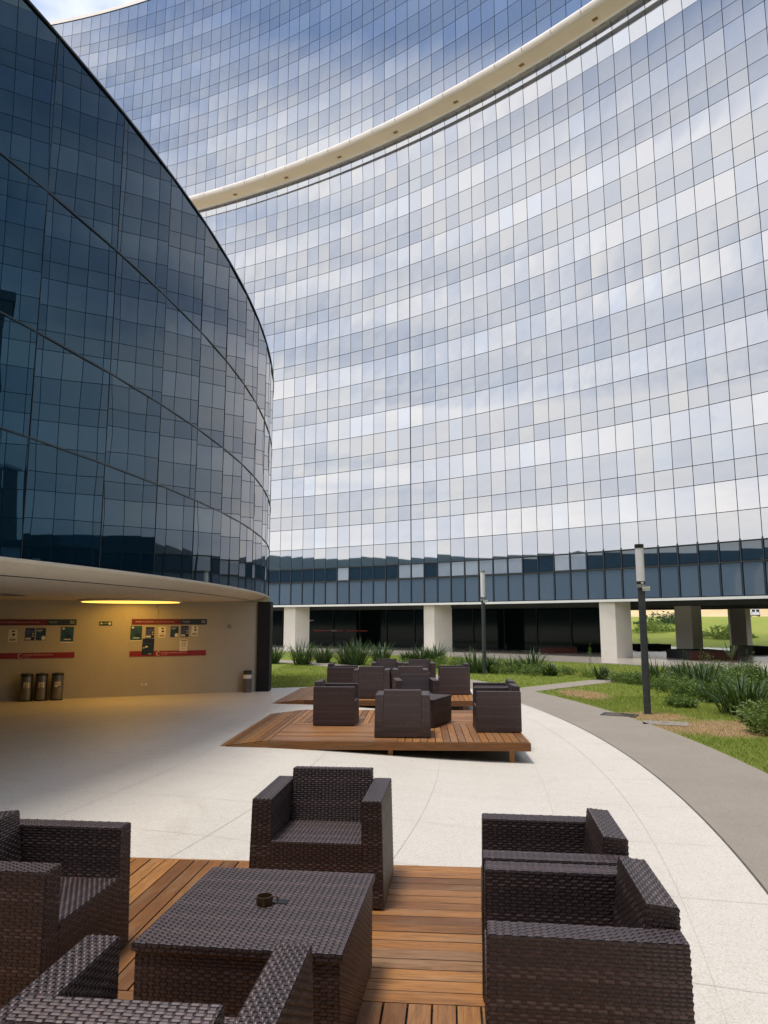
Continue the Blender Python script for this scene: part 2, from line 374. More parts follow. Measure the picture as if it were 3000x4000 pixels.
def link(name, data, parent=None, loc=None, rot=None):
    o = bpy.data.objects.new(name, data); COL.objects.link(o)
    if parent is not None: o.parent = parent
    if loc is not None: o.location = loc
    if rot is not None: o.rotation_euler = rot
    return o
def tag(o, label=None, cat=None, group=None, kind=None):
    if label: o['label'] = label
    if cat: o['category'] = cat
    if group: o['group'] = group
    if kind: o['kind'] = kind
    return o
def thing(name, label, cat, loc=(0, 0, 0), rz=0.0, group=None):
    o = link(name, None, None, loc, (0, 0, rz)); o.empty_display_size = 0.2
    return tag(o, label, cat, group)
def part(name, g, mat, parent, smooth=False, tone=False, loc=None, rot=None):
    return link(name, g.mesh(name, mat, smooth, tone), parent, loc, rot)
def copy_tree(o, parent=None):
    c = o.copy(); COL.objects.link(c); c.parent = parent
    for ch in o.children: copy_tree(ch, c)
    return c
def text_mesh(body, size, mat, align='LEFT', name='lettering', extrude=0.0):
    cu = bpy.data.curves.new(name, 'FONT'); cu.body = body; cu.size = size; cu.align_x = align; cu.align_y = 'CENTER'; cu.extrude = extrude
    o = bpy.data.objects.new(name, cu); COL.objects.link(o)
    dg = bpy.context.evaluated_depsgraph_get(); me = bpy.data.meshes.new_from_object(o.evaluated_get(dg))
    bpy.data.objects.remove(o); bpy.data.curves.remove(cu)
    me.materials.clear(); me.materials.append(MATS[mat]); me.name = name
    return me
def ss(a, b, x):
    t = min(1.0, max(0.0, (x - a) / (b - a))); return t * t * (3 - 2 * t)
def floor_z(x, y):      # the plaza rises gently towards the round building
    return 0.2 * (1 - ss(-2.3, 2.2, x)) * (1 - ss(22, 30, y))

# ================================================================== setting: terrain, lawn, path, plaza, pavement
CX, CY, RF = -48.749, -20.741, 85.405         # centre and radius of the curved facade
PX, PY, PRI, PRO = -30.0, 13.3, 33.7, 35.2    # centre and radii of the garden path
def terrain_height(x, y):
    rho = math.hypot(x - CX, y - CY) - RF
    ang = math.degrees(math.atan2(y - CY, x - CX))
    z = -0.05
    sect = ss(-12, 8, ang) * (1 - ss(98, 115, ang))
    if rho > 19:
        h = 2.55 * ss(19.5, 52, rho) + 0.35 * ss(60, 140, rho) + 13 * ss(157, 200, rho)
        z += sect * h
    d = math.hypot(x, y)
    if d > 260:
        a = math.atan2(y, x)
        ridge = 61 + 4 * math.sin(a * 5 + 1.0) + 5 * math.sin(a * 13 + 2.2) + 2.5 * math.sin(a * 31) + 1.2 * math.sin(a * 67 + .4)
        z = max(z, ridge * ss(300, 620, d))
    return z
g = Geo(); rad = [0, 8, 16, 24, 32, 40, 46, 52, 58, 62, 66, 70, 75, 80, 85, 90, 96, 102, 110, 120, 130, 140, 150, 160, 170, 180, 190, 200, 212, 225, 240, 260, 300, 340, 380, 430, 480, 540, 600, 640, 700, 900, 1400, 2600]
NA = 240; vs_ = []; fs = []
for r in rad:
    for i in range(NA): a = 2 * PI * i / NA; x, y = r * math.cos(a), r * math.sin(a); vs_.append((x, y, terrain_height(x, y)))
for k in range(len(rad) - 1):
    for i in range(NA):
        j = (i + 1) % NA; q = (k * NA + i, (k + 1) * NA + i, (k + 1) * NA + j, k * NA + j)
        if k == 0: q = (0, (k + 1) * NA + i, (k + 1) * NA + j)
        fs.append(q)
mi = []
for f in fs:
    x = sum(vs_[i][0] for i in f) / len(f); y = sum(vs_[i][1] for i in f) / len(f)
    rho = math.hypot(x - CX, y - CY) - RF; ang = math.degrees(math.atan2(y - CY, x - CX))
    m = 'terrain' if math.hypot(x, y) > 230 else 'open_ground'
    if -5 < ang < 105 and 15 < rho < 131: m = 'far_grass'
    elif -5 < ang < 105 and 131 <= rho < 157: m = 'path_concrete'
    elif -5 < ang < 105 and 157 <= rho < 260: m = 'dirt_bank'
    mi.append(m)
g.v = vs_; g.f = fs; g.c = [(0.5, 0.5, 0.5)] * len(vs_); g.mi = [g.mat(m) for m in mi]
tag(part('terrain', g, None, None, smooth=True), kind='structure')

def sheet(name, mat, fn, nu, nv, dz, smooth=True):
    g = Geo(); vv = []
    for j in range(nv + 1):
        for i in range(nu + 1):
            x, y = fn(i / nu, j / nv); vv.append((x, y, floor_z(x, y) + dz))
    ff = [(j * (nu + 1) + i, j * (nu + 1) + i + 1, (j + 1) * (nu + 1) + i + 1, (j + 1) * (nu + 1) + i) for j in range(nv) for i in range(nu)]
    g.add(vv, ff); o = part(name, g, mat, None, smooth); return tag(o, kind='structure')
sheet('lawn', 'lawn', lambda u, v: (-12 + 42 * u, -4 + 62 * v), 60, 60, 0.0)
sheet('garden_path', 'path_concrete', lambda u, v: (PX + (PRI - 0.05 + (PRO - PRI + 0.05) * u) * math.cos(R_(-60 + 150 * v)), PY + (PRI - 0.05 + (PRO - PRI + 0.05) * u) * math.sin(R_(-60 + 150 * v))), 4, 120, 0.012)
b0, b1 = Vector((4.35, 22.0)), Vector((9.3, 26.9))
dv = (b1 - b0); nrm = Vector((-dv.y, dv.x)).normalized()
def branch(u, v):
    p = b0 + dv * (v * 2.4 - 0.15) + nrm * (u - 0.5) * 0.95; p.x += 0.8 * (v * 2.4) * (v * 2.4 - 1) * 0.5; return p.x, p.y
sheet('branch_path', 'path_concrete', branch, 2, 24, 0.009)
def plaza_edge(x): return 19.9 + (x + 3.3) * 0.40 if x > -3.3 else 19.9 + max(0, (-3.3 - x)) * 0.0
def plaza_fn(u, v):
    yy = -30 + 52 * v; xin = PX + math.sqrt(max(1, PRI ** 2 - (yy - PY) ** 2)); u2 = u ** 0.75
    x = -24 + (xin + 24) * u2; y = yy + (plaza_edge(x) - 22) * v ** 10; return x, y
plaza = sheet('plaza', 'terrazzo', plaza_fn, 40, 90, 0.016)
def ring(name, mat, r0, r1, z, a0=12, a1=98, n=90, rows=6, thick=0.05):
    g = Geo(); vv = []; ff = []
    for j in range(rows + 1):
        r = r0 + (r1 - r0) * j / rows
        for i in range(n + 1): a = R_(a0 + (a1 - a0) * i / n); vv.append((CX + r * math.cos(a), CY + r * math.sin(a), z))
    ff = [(j * (n + 1) + i, (j + 1) * (n + 1) + i, (j + 1) * (n + 1) + i + 1, j * (n + 1) + i + 1) for j in range(rows) for i in range(n)]
    o = len(vv)
    for i in range(n + 1): vv.append((vv[i][0], vv[i][1], z - thick))
    ff += [(i, i + 1, o + i + 1, o + i) for i in range(n)]
    g.add(vv, ff); return tag(part(name, g, mat, None), kind='structure')
ring('pavement', 'polished_pavement', RF - 4.4, RF + 19.4, 0.05)
# thin metal joints in the plaza floor
def joint(pts, wd=0.0022, mat='floor_joint'):
    g = Geo()
    for (x0, y0), (x1, y1) in zip(pts[:-1], pts[1:]):
        d = Vector((x1 - x0, y1 - y0)); n_ = Vector((-d.y, d.x)).normalized() * wd
        z0, z1 = floor_z(x0, y0) + 0.0195, floor_z(x1, y1) + 0.0195
        g.add([(x0 + n_.x, y0 + n_.y, z0), (x0 - n_.x, y0 - n_.y, z0), (x1 - n_.x, y1 - n_.y, z1), (x1 + n_.x, y1 + n_.y, z1)], [(0, 1, 2, 3)])
    part('joint', g, mat, plaza)
for rj in (33.05, 32.2, 30.9, 29.3, 27.7):
    pts = []
    for i in range(60):
        a = R_(-26 + 38 * i / 59); x, y = PX + rj * math.cos(a), PY + rj * math.sin(a)
        if y < plaza_edge(x) - 0.05: pts.append((x, y))
    joint(pts)
joint([(PX + (PRI - 0.012) * math.cos(R_(t)), PY + (PRI - 0.012) * math.sin(R_(t))) for t in np.linspace(-30, 15.5, 90)], 0.010, 'path_gap')
for k in range(-14, 8):
    a = R_(k * 2.35 + 0.7); pts = [(PX + r * math.cos(a), PY + r * math.sin(a)) for r in np.linspace(22, PRI - 0.03, 14)]
    pts = [p for p in pts if p[1] < plaza_edge(p[0]) - 0.05]
    if len(pts) > 2: joint(pts, 0.002)

# ================================================================== curved office building
def pol(r, adeg, z): a = R_(adeg); return (CX + r * math.cos(a), CY + r * math.sin(a), z)
bld = thing('office_building', 'long concave office building of mirror glass panes on concrete columns', 'building', pol(RF + 9, 55, 0.05))
BI = Matrix.Translation(bld.location).inverted()
def bpart(name, g, mat, smooth=False, tone=False):
    o = link(name, g.mesh(name, mat, smooth, tone), bld); o.matrix_parent_inverse = BI; return o
STEP = 0.6884; A_REF = 61.29
A0i, A1i = -49, 68                       # column indices: angle = A_REF - i*STEP
low = [3.13]
for h in (1.62, 0.98): low.append(low[-1] + h)
kinds_low = ['spandrel', 'strip']
z = low[-1]
for k in range(8):
    for h, kd in ((1.43, 'mid'), (1.50, 'tall'), (1.0, 'short')):
        z += h * 3.908 / 3.93; low.append(z); kinds_low.append(kd)
low[-1] = 36.735; kinds_low[-1] = 'lowcap'
up = [37.12, 38.1]; kinds_up = ['cap']
z = 38.1
while z < 57.0:
    for h, kd in ((1.0, 'short'), (1.43, 'mid'), (1.5, 'tall')):
        z += h * 3.88 / 3.93; up.append(z); kinds_up.append(kd)
REFL = {'lowcap': 0.44, 'tall': 0.47, 'mid': 0.40, 'short': 0.39, 'cap': 0.45}
RU = RF - 1.6
cells = []
for (zs, kinds, rr) in ((low, kinds_low, RF), (up, kinds_up, RU)):
    for j, kd in enumerate(kinds):
        for i in range(A0i, A1i):
            a = A_REF - (i + 0.5) * STEP; z0, z1 = zs[j], zs[j + 1]
            c = pol(rr, a, (z0 + z1) / 2); d = proj_depth(c)
            u = 1500 + FOC * c[0] / max(d, .1)
            vis = d > 5 and -60 < u < 3060 and c[2] < 62
            cells.append(dict(a=a, z0=z0, z1=z1, kd=kd, r=rr, area=(z1 - z0) / d / d if vis else 0, j=j, i=i, low=rr == RF))
cells.sort(key=lambda q: -q['area'])
def pane_grid(wd, ht, gx, gz, bulge, px=0.0, pz=0.0):
    vv = []; ff = []
    for k in range(gz + 1):
        for i in range(gx + 1):
            x = -1 + 2 * i / gx; zz_ = -1 + 2 * k / gz
            vv.append((x * wd / 2, bulge * (1 - x * x) * (1 - zz_ * zz_) + px * (1 - x * x) * zz_ + pz * x * (1 - zz_ * zz_), zz_ * ht / 2))
    for k in range(gz):
        for i in range(gx): q = k * (gx + 1) + i; ff.append((q, q + gx + 1, q + gx + 2, q + 1))
    o = len(vv); edge = [i for i in range(gx + 1)] + [k * (gx + 1) + gx for k in range(1, gz + 1)] + [gz * (gx + 1) + i for i in range(gx - 1, -1, -1)] + [k * (gx + 1) for k in range(gz - 1, 0, -1)]
    n = len(edge)
    for e in edge: vv.append((vv[e][0], -0.02, vv[e][2]))
    for e in edge: vv.append((vv[e][0], 0.0, vv[e][2]))
    for k in range(n): ff.append((o + n + k, o + n + (k + 1) % n, o + (k + 1) % n, o + k))
    return vv, ff
PW = RF * R_(STEP)
PANES = {}
def pane_mesh(kd, ht, rr, var):
    key = (kd, round(ht, 2), round(rr, 1), var)
    if key not in PANES:
        gapx = 0.034 if kd not in ('spandrel', 'strip') else 0.13
        gapz = 0.034 if kd not in ('spandrel', 'strip') else 0.11
        rs = random.Random(var * 17 + len(kd)); bl = (0.0012, 0.0006, 0.0018, -0.0008)[var]
        vv, ff = pane_grid(rr * R_(STEP) - gapx, ht - gapz, 4, 3, bl, rs.uniform(-.0003, .0003), rs.uniform(-.0003, .0003))
        gg = Geo(); gg.add(vv, ff, None, (0.0, REFL.get(kd, 0.3), 0))
        PANES[key] = gg.mesh('pane', {'spandrel': 'spandrel_glass', 'strip': 'dark_window_glass'}.get(kd, 'mirror_glass'), True, True)
        if kd == 'strip':
            m2 = PANES[key].copy(); m2.materials.clear(); m2.materials.append(MATS['blind_glass']); PANES[key + ('b',)] = m2
    return PANES[key]
rp = random.Random(11)
rest = {}; NL = len(kinds_low)
BLIND = {5, 10, 11, 13, 14, 15, 16, 17, 18, 21, 22, -4, -9, 41}
for n_, q in enumerate(cells):
    ht = q['z1'] - q['z0']; zc = (q['z0'] + q['z1']) / 2
    lean = {NL - 1: -0.235, NL - 2: -0.07}.get(q['j'], 0.0) if q['low'] else 0.0     # lean added to the rows under the ledge so they mirror sky, not soffit
    if lean: q['r'] = RF - (0.10 if q['j'] == NL - 1 else 0.04)
    if q['area'] > 0 and n_ < 300:
        me = pane_mesh(q['kd'], ht, q['r'], rp.choice((0, 0, 0, 1, 1, 2, 3)))
        if q['kd'] == 'strip' and q['i'] in BLIND:
            key = [k for k, m_ in PANES.items() if m_ == me][0]; me = PANES[key + ('b',)]
        o = link('pane', me, bld); o.matrix_parent_inverse = BI
        o.location = pol(q['r'], q['a'], zc); o.rotation_euler = (lean + rp.gauss(0, 0.0008), 0, R_(q['a'] + 90) + rp.gauss(0, 0.0018))
    else:
        mt = {'spandrel': 'spandrel_glass', 'strip': 'dark_window_glass'}.get(q['kd'], 'mirror_glass')
        if q['kd'] == 'strip' and q['i'] in BLIND: mt = 'blind_glass'
        gg = rest.setdefault('all', Geo())
        gap = 0.036 if q['kd'] not in ('spandrel', 'strip') else 0.13
        wd = q['r'] * R_(STEP) - gap; h2 = ht - gap; bl = rp.choice((0.001, 0.0005, 0.0015, -0.0006))
        vv = []
        M = Matrix.Translation(pol(q['r'], q['a'], zc)) @ Matrix.Rotation(R_(q['a'] + 90) + rp.gauss(0, .0016), 4, 'Z') @ Matrix.Rotation(lean + rp.gauss(0, .0008), 4, 'X')
        for kz in (-1, 0, 1):
            for kx in (-1, 0, 1): vv.append(M @ Vector((kx * wd / 2, bl * (1 - kx * kx) * (1 - kz * kz), kz * h2 / 2)))
        gg.add(vv, [(0, 3, 4, 1), (1, 4, 5, 2), (3, 6, 7, 4), (4, 7, 8, 5)], mt, (rp.random(), REFL.get(q['kd'], 0.3), 0))
tag(bpart('glass_panes', rest['all'], None, True, True), kind='stuff')
def sweep(prof, a0, a1, n, mat, name, smooth=False, closed=False):
    g = Geo(); vv = []; m = len(prof)
    for i in range(n + 1):
        a = a0 + (a1 - a0) * i / n
        for (r, z) in prof: vv.append(pol(r, a, z))
    ff = []
    for i in range(n):
        for k in range(m - 1 + (1 if closed else 0)):
            k2 = (k + 1) % m; ff.append((i * m + k, (i + 1) * m + k, (i + 1) * m + k2, i * m + k2))
    g.add(vv, ff); return bpart(name, g, mat, smooth)
aL, aR = A_REF - A0i * STEP, A_REF - A1i * STEP
NC = A1i - A0i
sweep([(RF + 0.05, 3.05), (RF + 0.05, 37.0)], aL, aR, NC, 'mullion', 'curtain_wall_frame')
sweep([(RU + 0.05, 37.05), (RU + 0.05, up[-1] + 0.3)], aL, aR, NC, 'mullion', 'curtain_wall_frame')
sweep([(RU - 0.06, up[-1]), (RU - 0.06, up[-1] + 0.35), (RF + 19, up[-1] + 0.35)], aL, aR, NC, 'nose_metal', 'roof_edge')
nose = [(RU + 0.03, 37.12)] + [(RU + 0.02 - 0.20 * math.sin(t), 36.92 + 0.20 * math.cos(t)) for t in np.linspace(0, PI, 9)] + [(RU + 0.06, 36.70), (RU + 0.06, 36.86)]
# rounded lip in short lengths
seg_n = 2
for i in range(0, NC, seg_n):
    a_0 = aL - i * STEP - 0.010; a_1 = aL - (i + seg_n) * STEP + 0.010
    ac = (a_0 + a_1) / 2; c = pol(RU, ac, 37); d = proj_depth(c); u = 1500 + FOC * c[0] / max(d, 0.1)
    if d > 5 and -100 < u < 3100: sweep(nose, a_0, a_1, 2, 'nose_metal', 'lip', True)
sweep([(RU + 0.05, 36.86), (RF + 0.02, 36.86)], aL, aR, NC, 'beige_soffit', 'ledge_soffit')
sweep([(RF + 0.03, 36.72), (RF - 0.22, 36.72), (RF - 0.22, 36.859)], aL, aR, NC, 'white_trim', 'ledge_trim')
for i in range(-6, 30):                    # small square lights in the ledge soffit
    if i % 5: continue
    g = Geo(); c = pol(RU + 0.95, A_REF - (i + 0.3) * STEP, 36.845)
    g.box(-0.16, 0.16, -0.10, 0.10, -0.02, 0.012); o = bpart('soffit_light', g, 'print_brown'); o.location = c; o.rotation_euler = (0, 0, R_(A_REF - i * STEP + 90))
# bottom edge: white trim, projecting sills of the two lowest rows
sweep([(RF - 0.07, 3.0), (RF - 0.07, 3.13), (RF + 0.04, 3.13)], aL, aR, NC, 'white_trim', 'bottom_trim')
for zz_ in (low[1], low[2]):
    sweep([(RF + 0.04, zz_ - 0.035), (RF - 0.045, zz_ - 0.03), (RF - 0.045, zz_ + 0.012), (RF + 0.04, zz_ + 0.015)], aL, aR, NC, 'mullion_steel', 'sill')
for i in range(A0i, A1i + 1):
    a = A_REF - i * STEP; c = pol(RF - 0.015, a, 3.13); d = proj_depth(c); u = 1500 + FOC * c[0] / max(d, .1)
    if d > 5 and 900 < u < 3060:
        g = Geo(); g.box(-0.028, 0.028, -0.05, 0.02, 0.0, low[2] - 3.13 + 0.1); o = bpart('mullion', g, 'mullion'); o.location = c; o.rotation_euler = (0, 0, R_(a + 90))
# one wider expansion joint
g = Geo(); g.box(-0.022, 0.022, -0.02, 0.02, 0, 31.2); o = bpart('expansion_joint', g, 'mullion'); o.location = pol(RF - 0.005, A_REF - 11 * STEP, 3.2); o.rotation_euler = (0, 0, R_(A_REF - 11 * STEP + 90))
# underside, beams and far side
sweep([(RF - 0.07, 3.02), (RF + 19, 3.02)], aL, aR, NC, 'dark_ceiling', 'underside')
for k, rr in enumerate((1.2, 3.2, 5.4, 8.0, 11.0, 14.0, 18.6)):
    sweep([(RF + rr, 3.01), (RF + rr, 2.82 - 0.03 * (k % 2)), (RF + rr + 0.22, 2.82 - 0.03 * (k % 2)), (RF + rr + 0.22, 3.01)], aL, aR, 60, 'dark_ceiling', 'ceiling_beam')
sweep([(RF + 19, 3.02), (RF + 19, up[-1] + 0.35)], aL, aR, 60, 'dark_window_glass', 'rear_wall')
# columns: tall blunt wedges with one sharp arris
def column(u0, ue, u1, v1, rho, taper=0.06, mat='column_concrete'):
    um = (u0 + u1) / 2; d = ray(um, v1); d2 = np.array([d[0], d[1]]) / math.hypot(d[0], d[1])
    o_ = np.array([-CX, -CY]); B = o_ @ d2; t = -B + math.sqrt(B * B - (o_ @ o_ - (RF + rho) ** 2)); c = t * d2
    pos = lambda u: np.array([(u - 1500) / FOC * t * d2[1] * 1.0, 0]) + 0
    dep = proj_depth((c[0], c[1], 1.0)); xs = [(u - 1500) / FOC * dep for u in (u0, ue, u1)]
    y = c[1]
    base = [(xs[0], y + 0.55), (xs[1], y), (xs[2], y + 0.35), (xs[2] - 0.25, y + 1.5), (xs[0] + 0.35, y + 1.6)]
    cx_ = sum(p[0] for p in base) / 5; cy_ = sum(p[1] for p in base) / 5
    g = Geo(); vv = []
    for zz_, k in ((0.05, 1 - taper * 0.0), (3.015, 1.0 + taper * 0.0)):
        sh = 0.0
        for p in base: vv.append(((p[0] - cx_) * k + sh, (p[1] - cy_) * k, zz_ - 0.05))
    ff = [tuple(range(4, -1, -1)), tuple(range(5, 10))] + [(i, (i + 1) % 5, 5 + (i + 1) % 5, 5 + i) for i in range(5)]
    g.add(vv, ff); o = bpart('column', g, mat); o.location = (cx_, cy_, 0.05); return o
column(1104, 1152, 1206, 2554, 0.3)
column(1658, 1697, 1768, 2548, 0.4)
column(2358, 2408, 2478, 2580, 0.2)
column(2660, 2706, 2756, 2565, 5.2)
column(2872, 2918, 2948, 2540, 15.5)
column(2140, 2170, 2215, 2548, 11.0)
# dark glazed lobby between the columns
def lobby_arc(r, a0, a1, z0=0.05, z1=3.0, mat='lobby_glass', name='lobby_wall', n=1):
    return sweep([(r, z0), (r, z1)], a0, a1, n, mat, name)
a = 70.0
while a > 47.2:
    lobby_arc(RF + 6.0, a, max(a - 1.55, 47.0), n=1); 
    g = Geo(); g.box(-0.04, 0.04, -0.05, 0.03, 0, 2.95); o = bpart('lobby_mullion', g, 'black_pier'); o.location = pol(RF + 5.97, a, 0.05); o.rotation_euler = (0, 0, R_(a + 90))
    a -= 1.55
sweep([(RF + 6.0, 0.05), (RF + 6.0, 0.42)], 70, 47, 30, 'planter_dark', 'lobby_plinth')
g = Geo(); p0, p1 = pol(RF + 6.0, 47.0, 0), pol(RF + 17.5, 50.2, 0)
g.add([(p0[0], p0[1], .05), (p1[0], p1[1], .05), (p1[0], p1[1], 3.0), (p0[0], p0[1], 3.0)], [(0, 1, 2, 3)]); bpart('lobby_wall', g, 'lobby_glass')
lobby_arc(RF + 17.5, 70, 50.2, n=20)
for (aa0, aa1, zz_) in ((63.6, 62.2, 1.18), (61.9, 60.1, 1.18), (60.0, 58.7, 1.18), (63.5, 62.4, 2.25)):       # red manifestation stripes
    sweep([(RF + 5.95, zz_), (RF + 5.95, zz_ + 0.09)], aa0, aa1, 4, 'stripe_red', 'door_stripe')
for (aa, zz_) in ((62.75, 1.22), (60.75, 1.22), (62.1, 2.02)):
    g = Geo(); g.box(-0.05, 0.03, -0.004, 0.004, -0.05, 0.06); g.box(0.08, 0.40, -0.004, 0.004, 0.02, 0.05); g.box(0.08, 0.33, -0.004, 0.004, -0.04, -0.01)
    o = bpart('door_logo', g, 'letter_white'); o.location = pol(RF + 5.92, aa, zz_); o.rotation_euler = (0, 0, R_(aa + 90 + 180))
# dark stair tower at the far end of the facade
tw = thing('stair_tower', 'dark glazed stair tower at the end of the concave office building', 'tower', pol(RF - 4, 30.0, 0), R_(30 + 90))
g = Geo(); g.box(-3.0, 3.0, -3.4, 3.4, 0, 15.5); part('tower_wall', g, 'stair_glass', tw)
g = Geo(); g.box(-3.1, 3.1, -3.5, 3.5, 15.5, 15.9); part('tower_roof', g, 'mullion', tw)
for k in range(1, 5):
    g = Geo(); g.box(-3.04, 3.04, -3.44, 3.44, k * 3.7 - 0.06, k * 3.7 + 0.06); part('tower_band', g, 'mullion', tw)

# unseen dark block added behind the camera to shade the chairs' near sides
rk = thing('shade_block', 'unseen dark block added behind the viewpoint to keep sky off the chairs', 'building', (0, -24.5, -0.05))
g = Geo(); g.box(-42, 38, -9.0, 9.0, 3.2, 24.0); part('wall', g, 'stair_glass', rk)
g = Geo(); g.box(-42.2, 38.2, -9.2, 9.2, 24.0, 24.5); part('roof', g, 'white_trim', rk)
g = Geo(); g.box(-40, 36, -6.0, 6.0, 0.0, 3.199); part('ground_floor', g, 'black_pier', rk)
for k in range(1, 6): g = Geo(); g.box(-42.05, 38.05, -9.05, 9.05, 3.2 + k * 3.5 - 0.08, 3.2 + k * 3.5 + 0.08); part('floor_band', g, 'mullion', rk)
for k in range(-5, 5): g = Geo(); g.box(k * 8.0 - 0.4, k * 8.0 + 0.4, 7.6, 8.4, 0.0, 3.199); part('column', g, 'column_concrete', rk)

# ================================================================== round glass building with overhang
SL = 0.907; LX, LY, LR = -42.1 * SL, 18.13 * SL, 38.77 * SL
def lp(r, arc, z): a = arc / LR; return (LX + r * math.cos(a), LY + r * math.sin(a), z)   # arc length in metres from the +x axis
rb = thing('round_building', 'low round building of dark reflective glass above a pale overhanging soffit', 'building', (LX, LY, 0.2))
RI = Matrix.Translation(rb.location).inverted()
def rpart(name, g, mat, smooth=False, tone=False):
    o = link(name, g.mesh(name, mat, smooth, tone), rb); o.matrix_parent_inverse = RI; return o
PWL = 1.608 * SL; ARC0 = -9.31 * SL
ZL = [2 + (q - 2) * SL for q in (2.75, 4.27, 5.66, 7.61, 9.88)]
rq = random.Random(5)
def left_panel(k, j, gx=6, gz=6):
    p0 = Vector(lp(LR, ARC0 + k * PWL, 0)); p1 = Vector(lp(LR, ARC0 + (k + 1) * PWL, 0))
    c = (p0 + p1) / 2; t = (p1 - p0); wd = t.length; ang = math.atan2(t.y, t.x)
    z0, z1 = ZL[j], ZL[j + 1]; ht = z1 - z0
    A, B, C2, D = rq.uniform(-1, 1), rq.uniform(-1, 1), rq.uniform(0.3, 1.2), rq.uniform(-1, 1); ph = rq.uniform(0, 6)
    vv = []; w2, h2 = wd / 2 - 0.005, ht / 2 - 0.008
    for kz in range(gz + 1):
        for kx in range(gx + 1):
            x = -1 + 2 * kx / gx; y = -1 + 2 * kz / gz
            d = 0.0009 * (C2 * (1 - x * x) * (1 - y * y) + 0.8 * A * x * (1 - x * x) * (1 - 0.5 * y * y) + 0.6 * B * y * (1 - y * y) + 0.5 * D * x * y + 0.35 * math.sin(3.1 * y + ph) * (1 - x * x))
            vv.append((x * w2, -d, y * h2))
    ff = [(q, q + 1, q + gx + 2, q + gx + 1) for kz in range(gz) for kx in range(gx) for q in [kz * (gx + 1) + kx]]
    M = Matrix.Translation((c.x, c.y, (z0 + z1) / 2)) @ Matrix.Rotation(ang + rq.gauss(0, .0020), 4, 'Z') @ Matrix.Rotation(rq.gauss(0, .0015), 4, 'X')
    return vv, ff, M
NCOL = int(2 * PI * LR / PWL) + 1
restL = Geo()
K_END = 12; AE = (ARC0 + K_END * PWL) / LR; AS = (ARC0 - 64 * PWL) / LR      # the plan is a half disc
for k in range(-64, K_END):
    for j in range(4):
        arc = ARC0 + (k + 0.5) * PWL
        near = k >= -10
        if near:
            vv, ff, M = left_panel(k, j); g = Geo(); g.add(vv, ff); o = rpart('glass_panel', g, 'auditorium_glass', True); o.matrix_basis = M
        else:
            vv, ff, M = left_panel(k, j, 1, 1); restL.add([M @ Vector(p) for p in vv], ff)
tag(rpart('glass_panels', restL, 'auditorium_glass', True), kind='stuff')
def lsweep(prof, mat, name, n=200, smooth=False):
    a0, a1 = AS, AE; g = Geo(); vv = []; m = len(prof)
    for i in range(n + 1):
        a = a0 + (a1 - a0) * i / n
        for (r, z) in prof: vv.append((LX + r * math.cos(a), LY + r * math.sin(a), z))
    ff = [(i * m + k, (i + 1) * m + k, (i + 1) * m + k + 1, i * m + k + 1) for i in range(n) for k in range(m - 1)]
    g.add(vv, ff); return rpart(name, g, mat, smooth)
sag = PWL * PWL / 8 / LR
lsweep([(LR - sag - 0.05, ZL[0]), (LR - sag - 0.05, ZL[-1])], 'mullion', 'panel_frame')
lsweep([(LR + 0.02, ZL[-1]), (LR + 0.02, ZL[-1] + 0.03), (LR - 0.25, ZL[-1] + 0.035)], 'mullion_steel', 'roof_edge')
lsweep([(LR - 0.26, ZL[-1] + 0.03), (LR - 12, ZL[-1] + 0.10), (0.0, ZL[-1] + 0.3)], 'white_trim', 'roof')
for zz_ in ZL[1:-1]:
    lsweep([(LR - 0.03, zz_ - 0.010), (LR + 0.012, zz_ - 0.010), (LR + 0.012, zz_ + 0.010), (LR - 0.03, zz_ + 0.010)], 'mullion', 'panel_joint', 200)
for k in range(-10, K_END + 1):
    c = lp(LR + 0.002, ARC0 + k * PWL, 0); g = Geo(); g.box(-0.004, 0.004, -0.004, 0.02, ZL[0], ZL[-1])
    o = rpart('joint_bar', g, 'mullion_steel'); o.location = (c[0], c[1], 0); o.rotation_euler = (0, 0, (ARC0 + k * PWL) / LR + PI / 2)
rimp = [(LR + 0.03, ZL[0] - 0.002), (LR + 0.05, ZL[0] - 0.02), (LR + 0.045, ZL[0] - 0.05), (LR - 0.02, ZL[0] - 0.10), (LR - 0.13, ZL[0] - 0.145), (LR - 0.30, ZL[0] - 0.17)]
lsweep(rimp, 'rim_plaster', 'soffit_rim', 260, True)
lsweep([(LR - 0.30, ZL[0] - 0.17), (LR - 0.30, ZL[0] - 0.155), (LR - 0.315, ZL[0] - 0.155), (LR - 0.315, ZL[0] - 0.18)], 'mullion', 'drip_groove', 260)
lsweep([(LR - 0.315, ZL[0] - 0.18), (LR - 1.5, 2.475), (LR - 6, 2.475), (LR - 14, 2.475), (6.0, 2.475)], 'rim_plaster', 'soffit', 200, True)
g = Geo(); pe, ps = lp(LR - 0.06, AE * LR, 0), lp(LR - 0.06, AS * LR, 0)
for (q, sgn) in ((pe, 1), (ps, -1)):
    vv = [(q[0], q[1], 2.475), (LX, LY, 2.475), (LX, LY, ZL[-1] + 0.3), (q[0], q[1], ZL[-1])]
    g.add(vv, [(0, 1, 2, 3)])
rpart('rear_wall', g, 'wall_plaster')
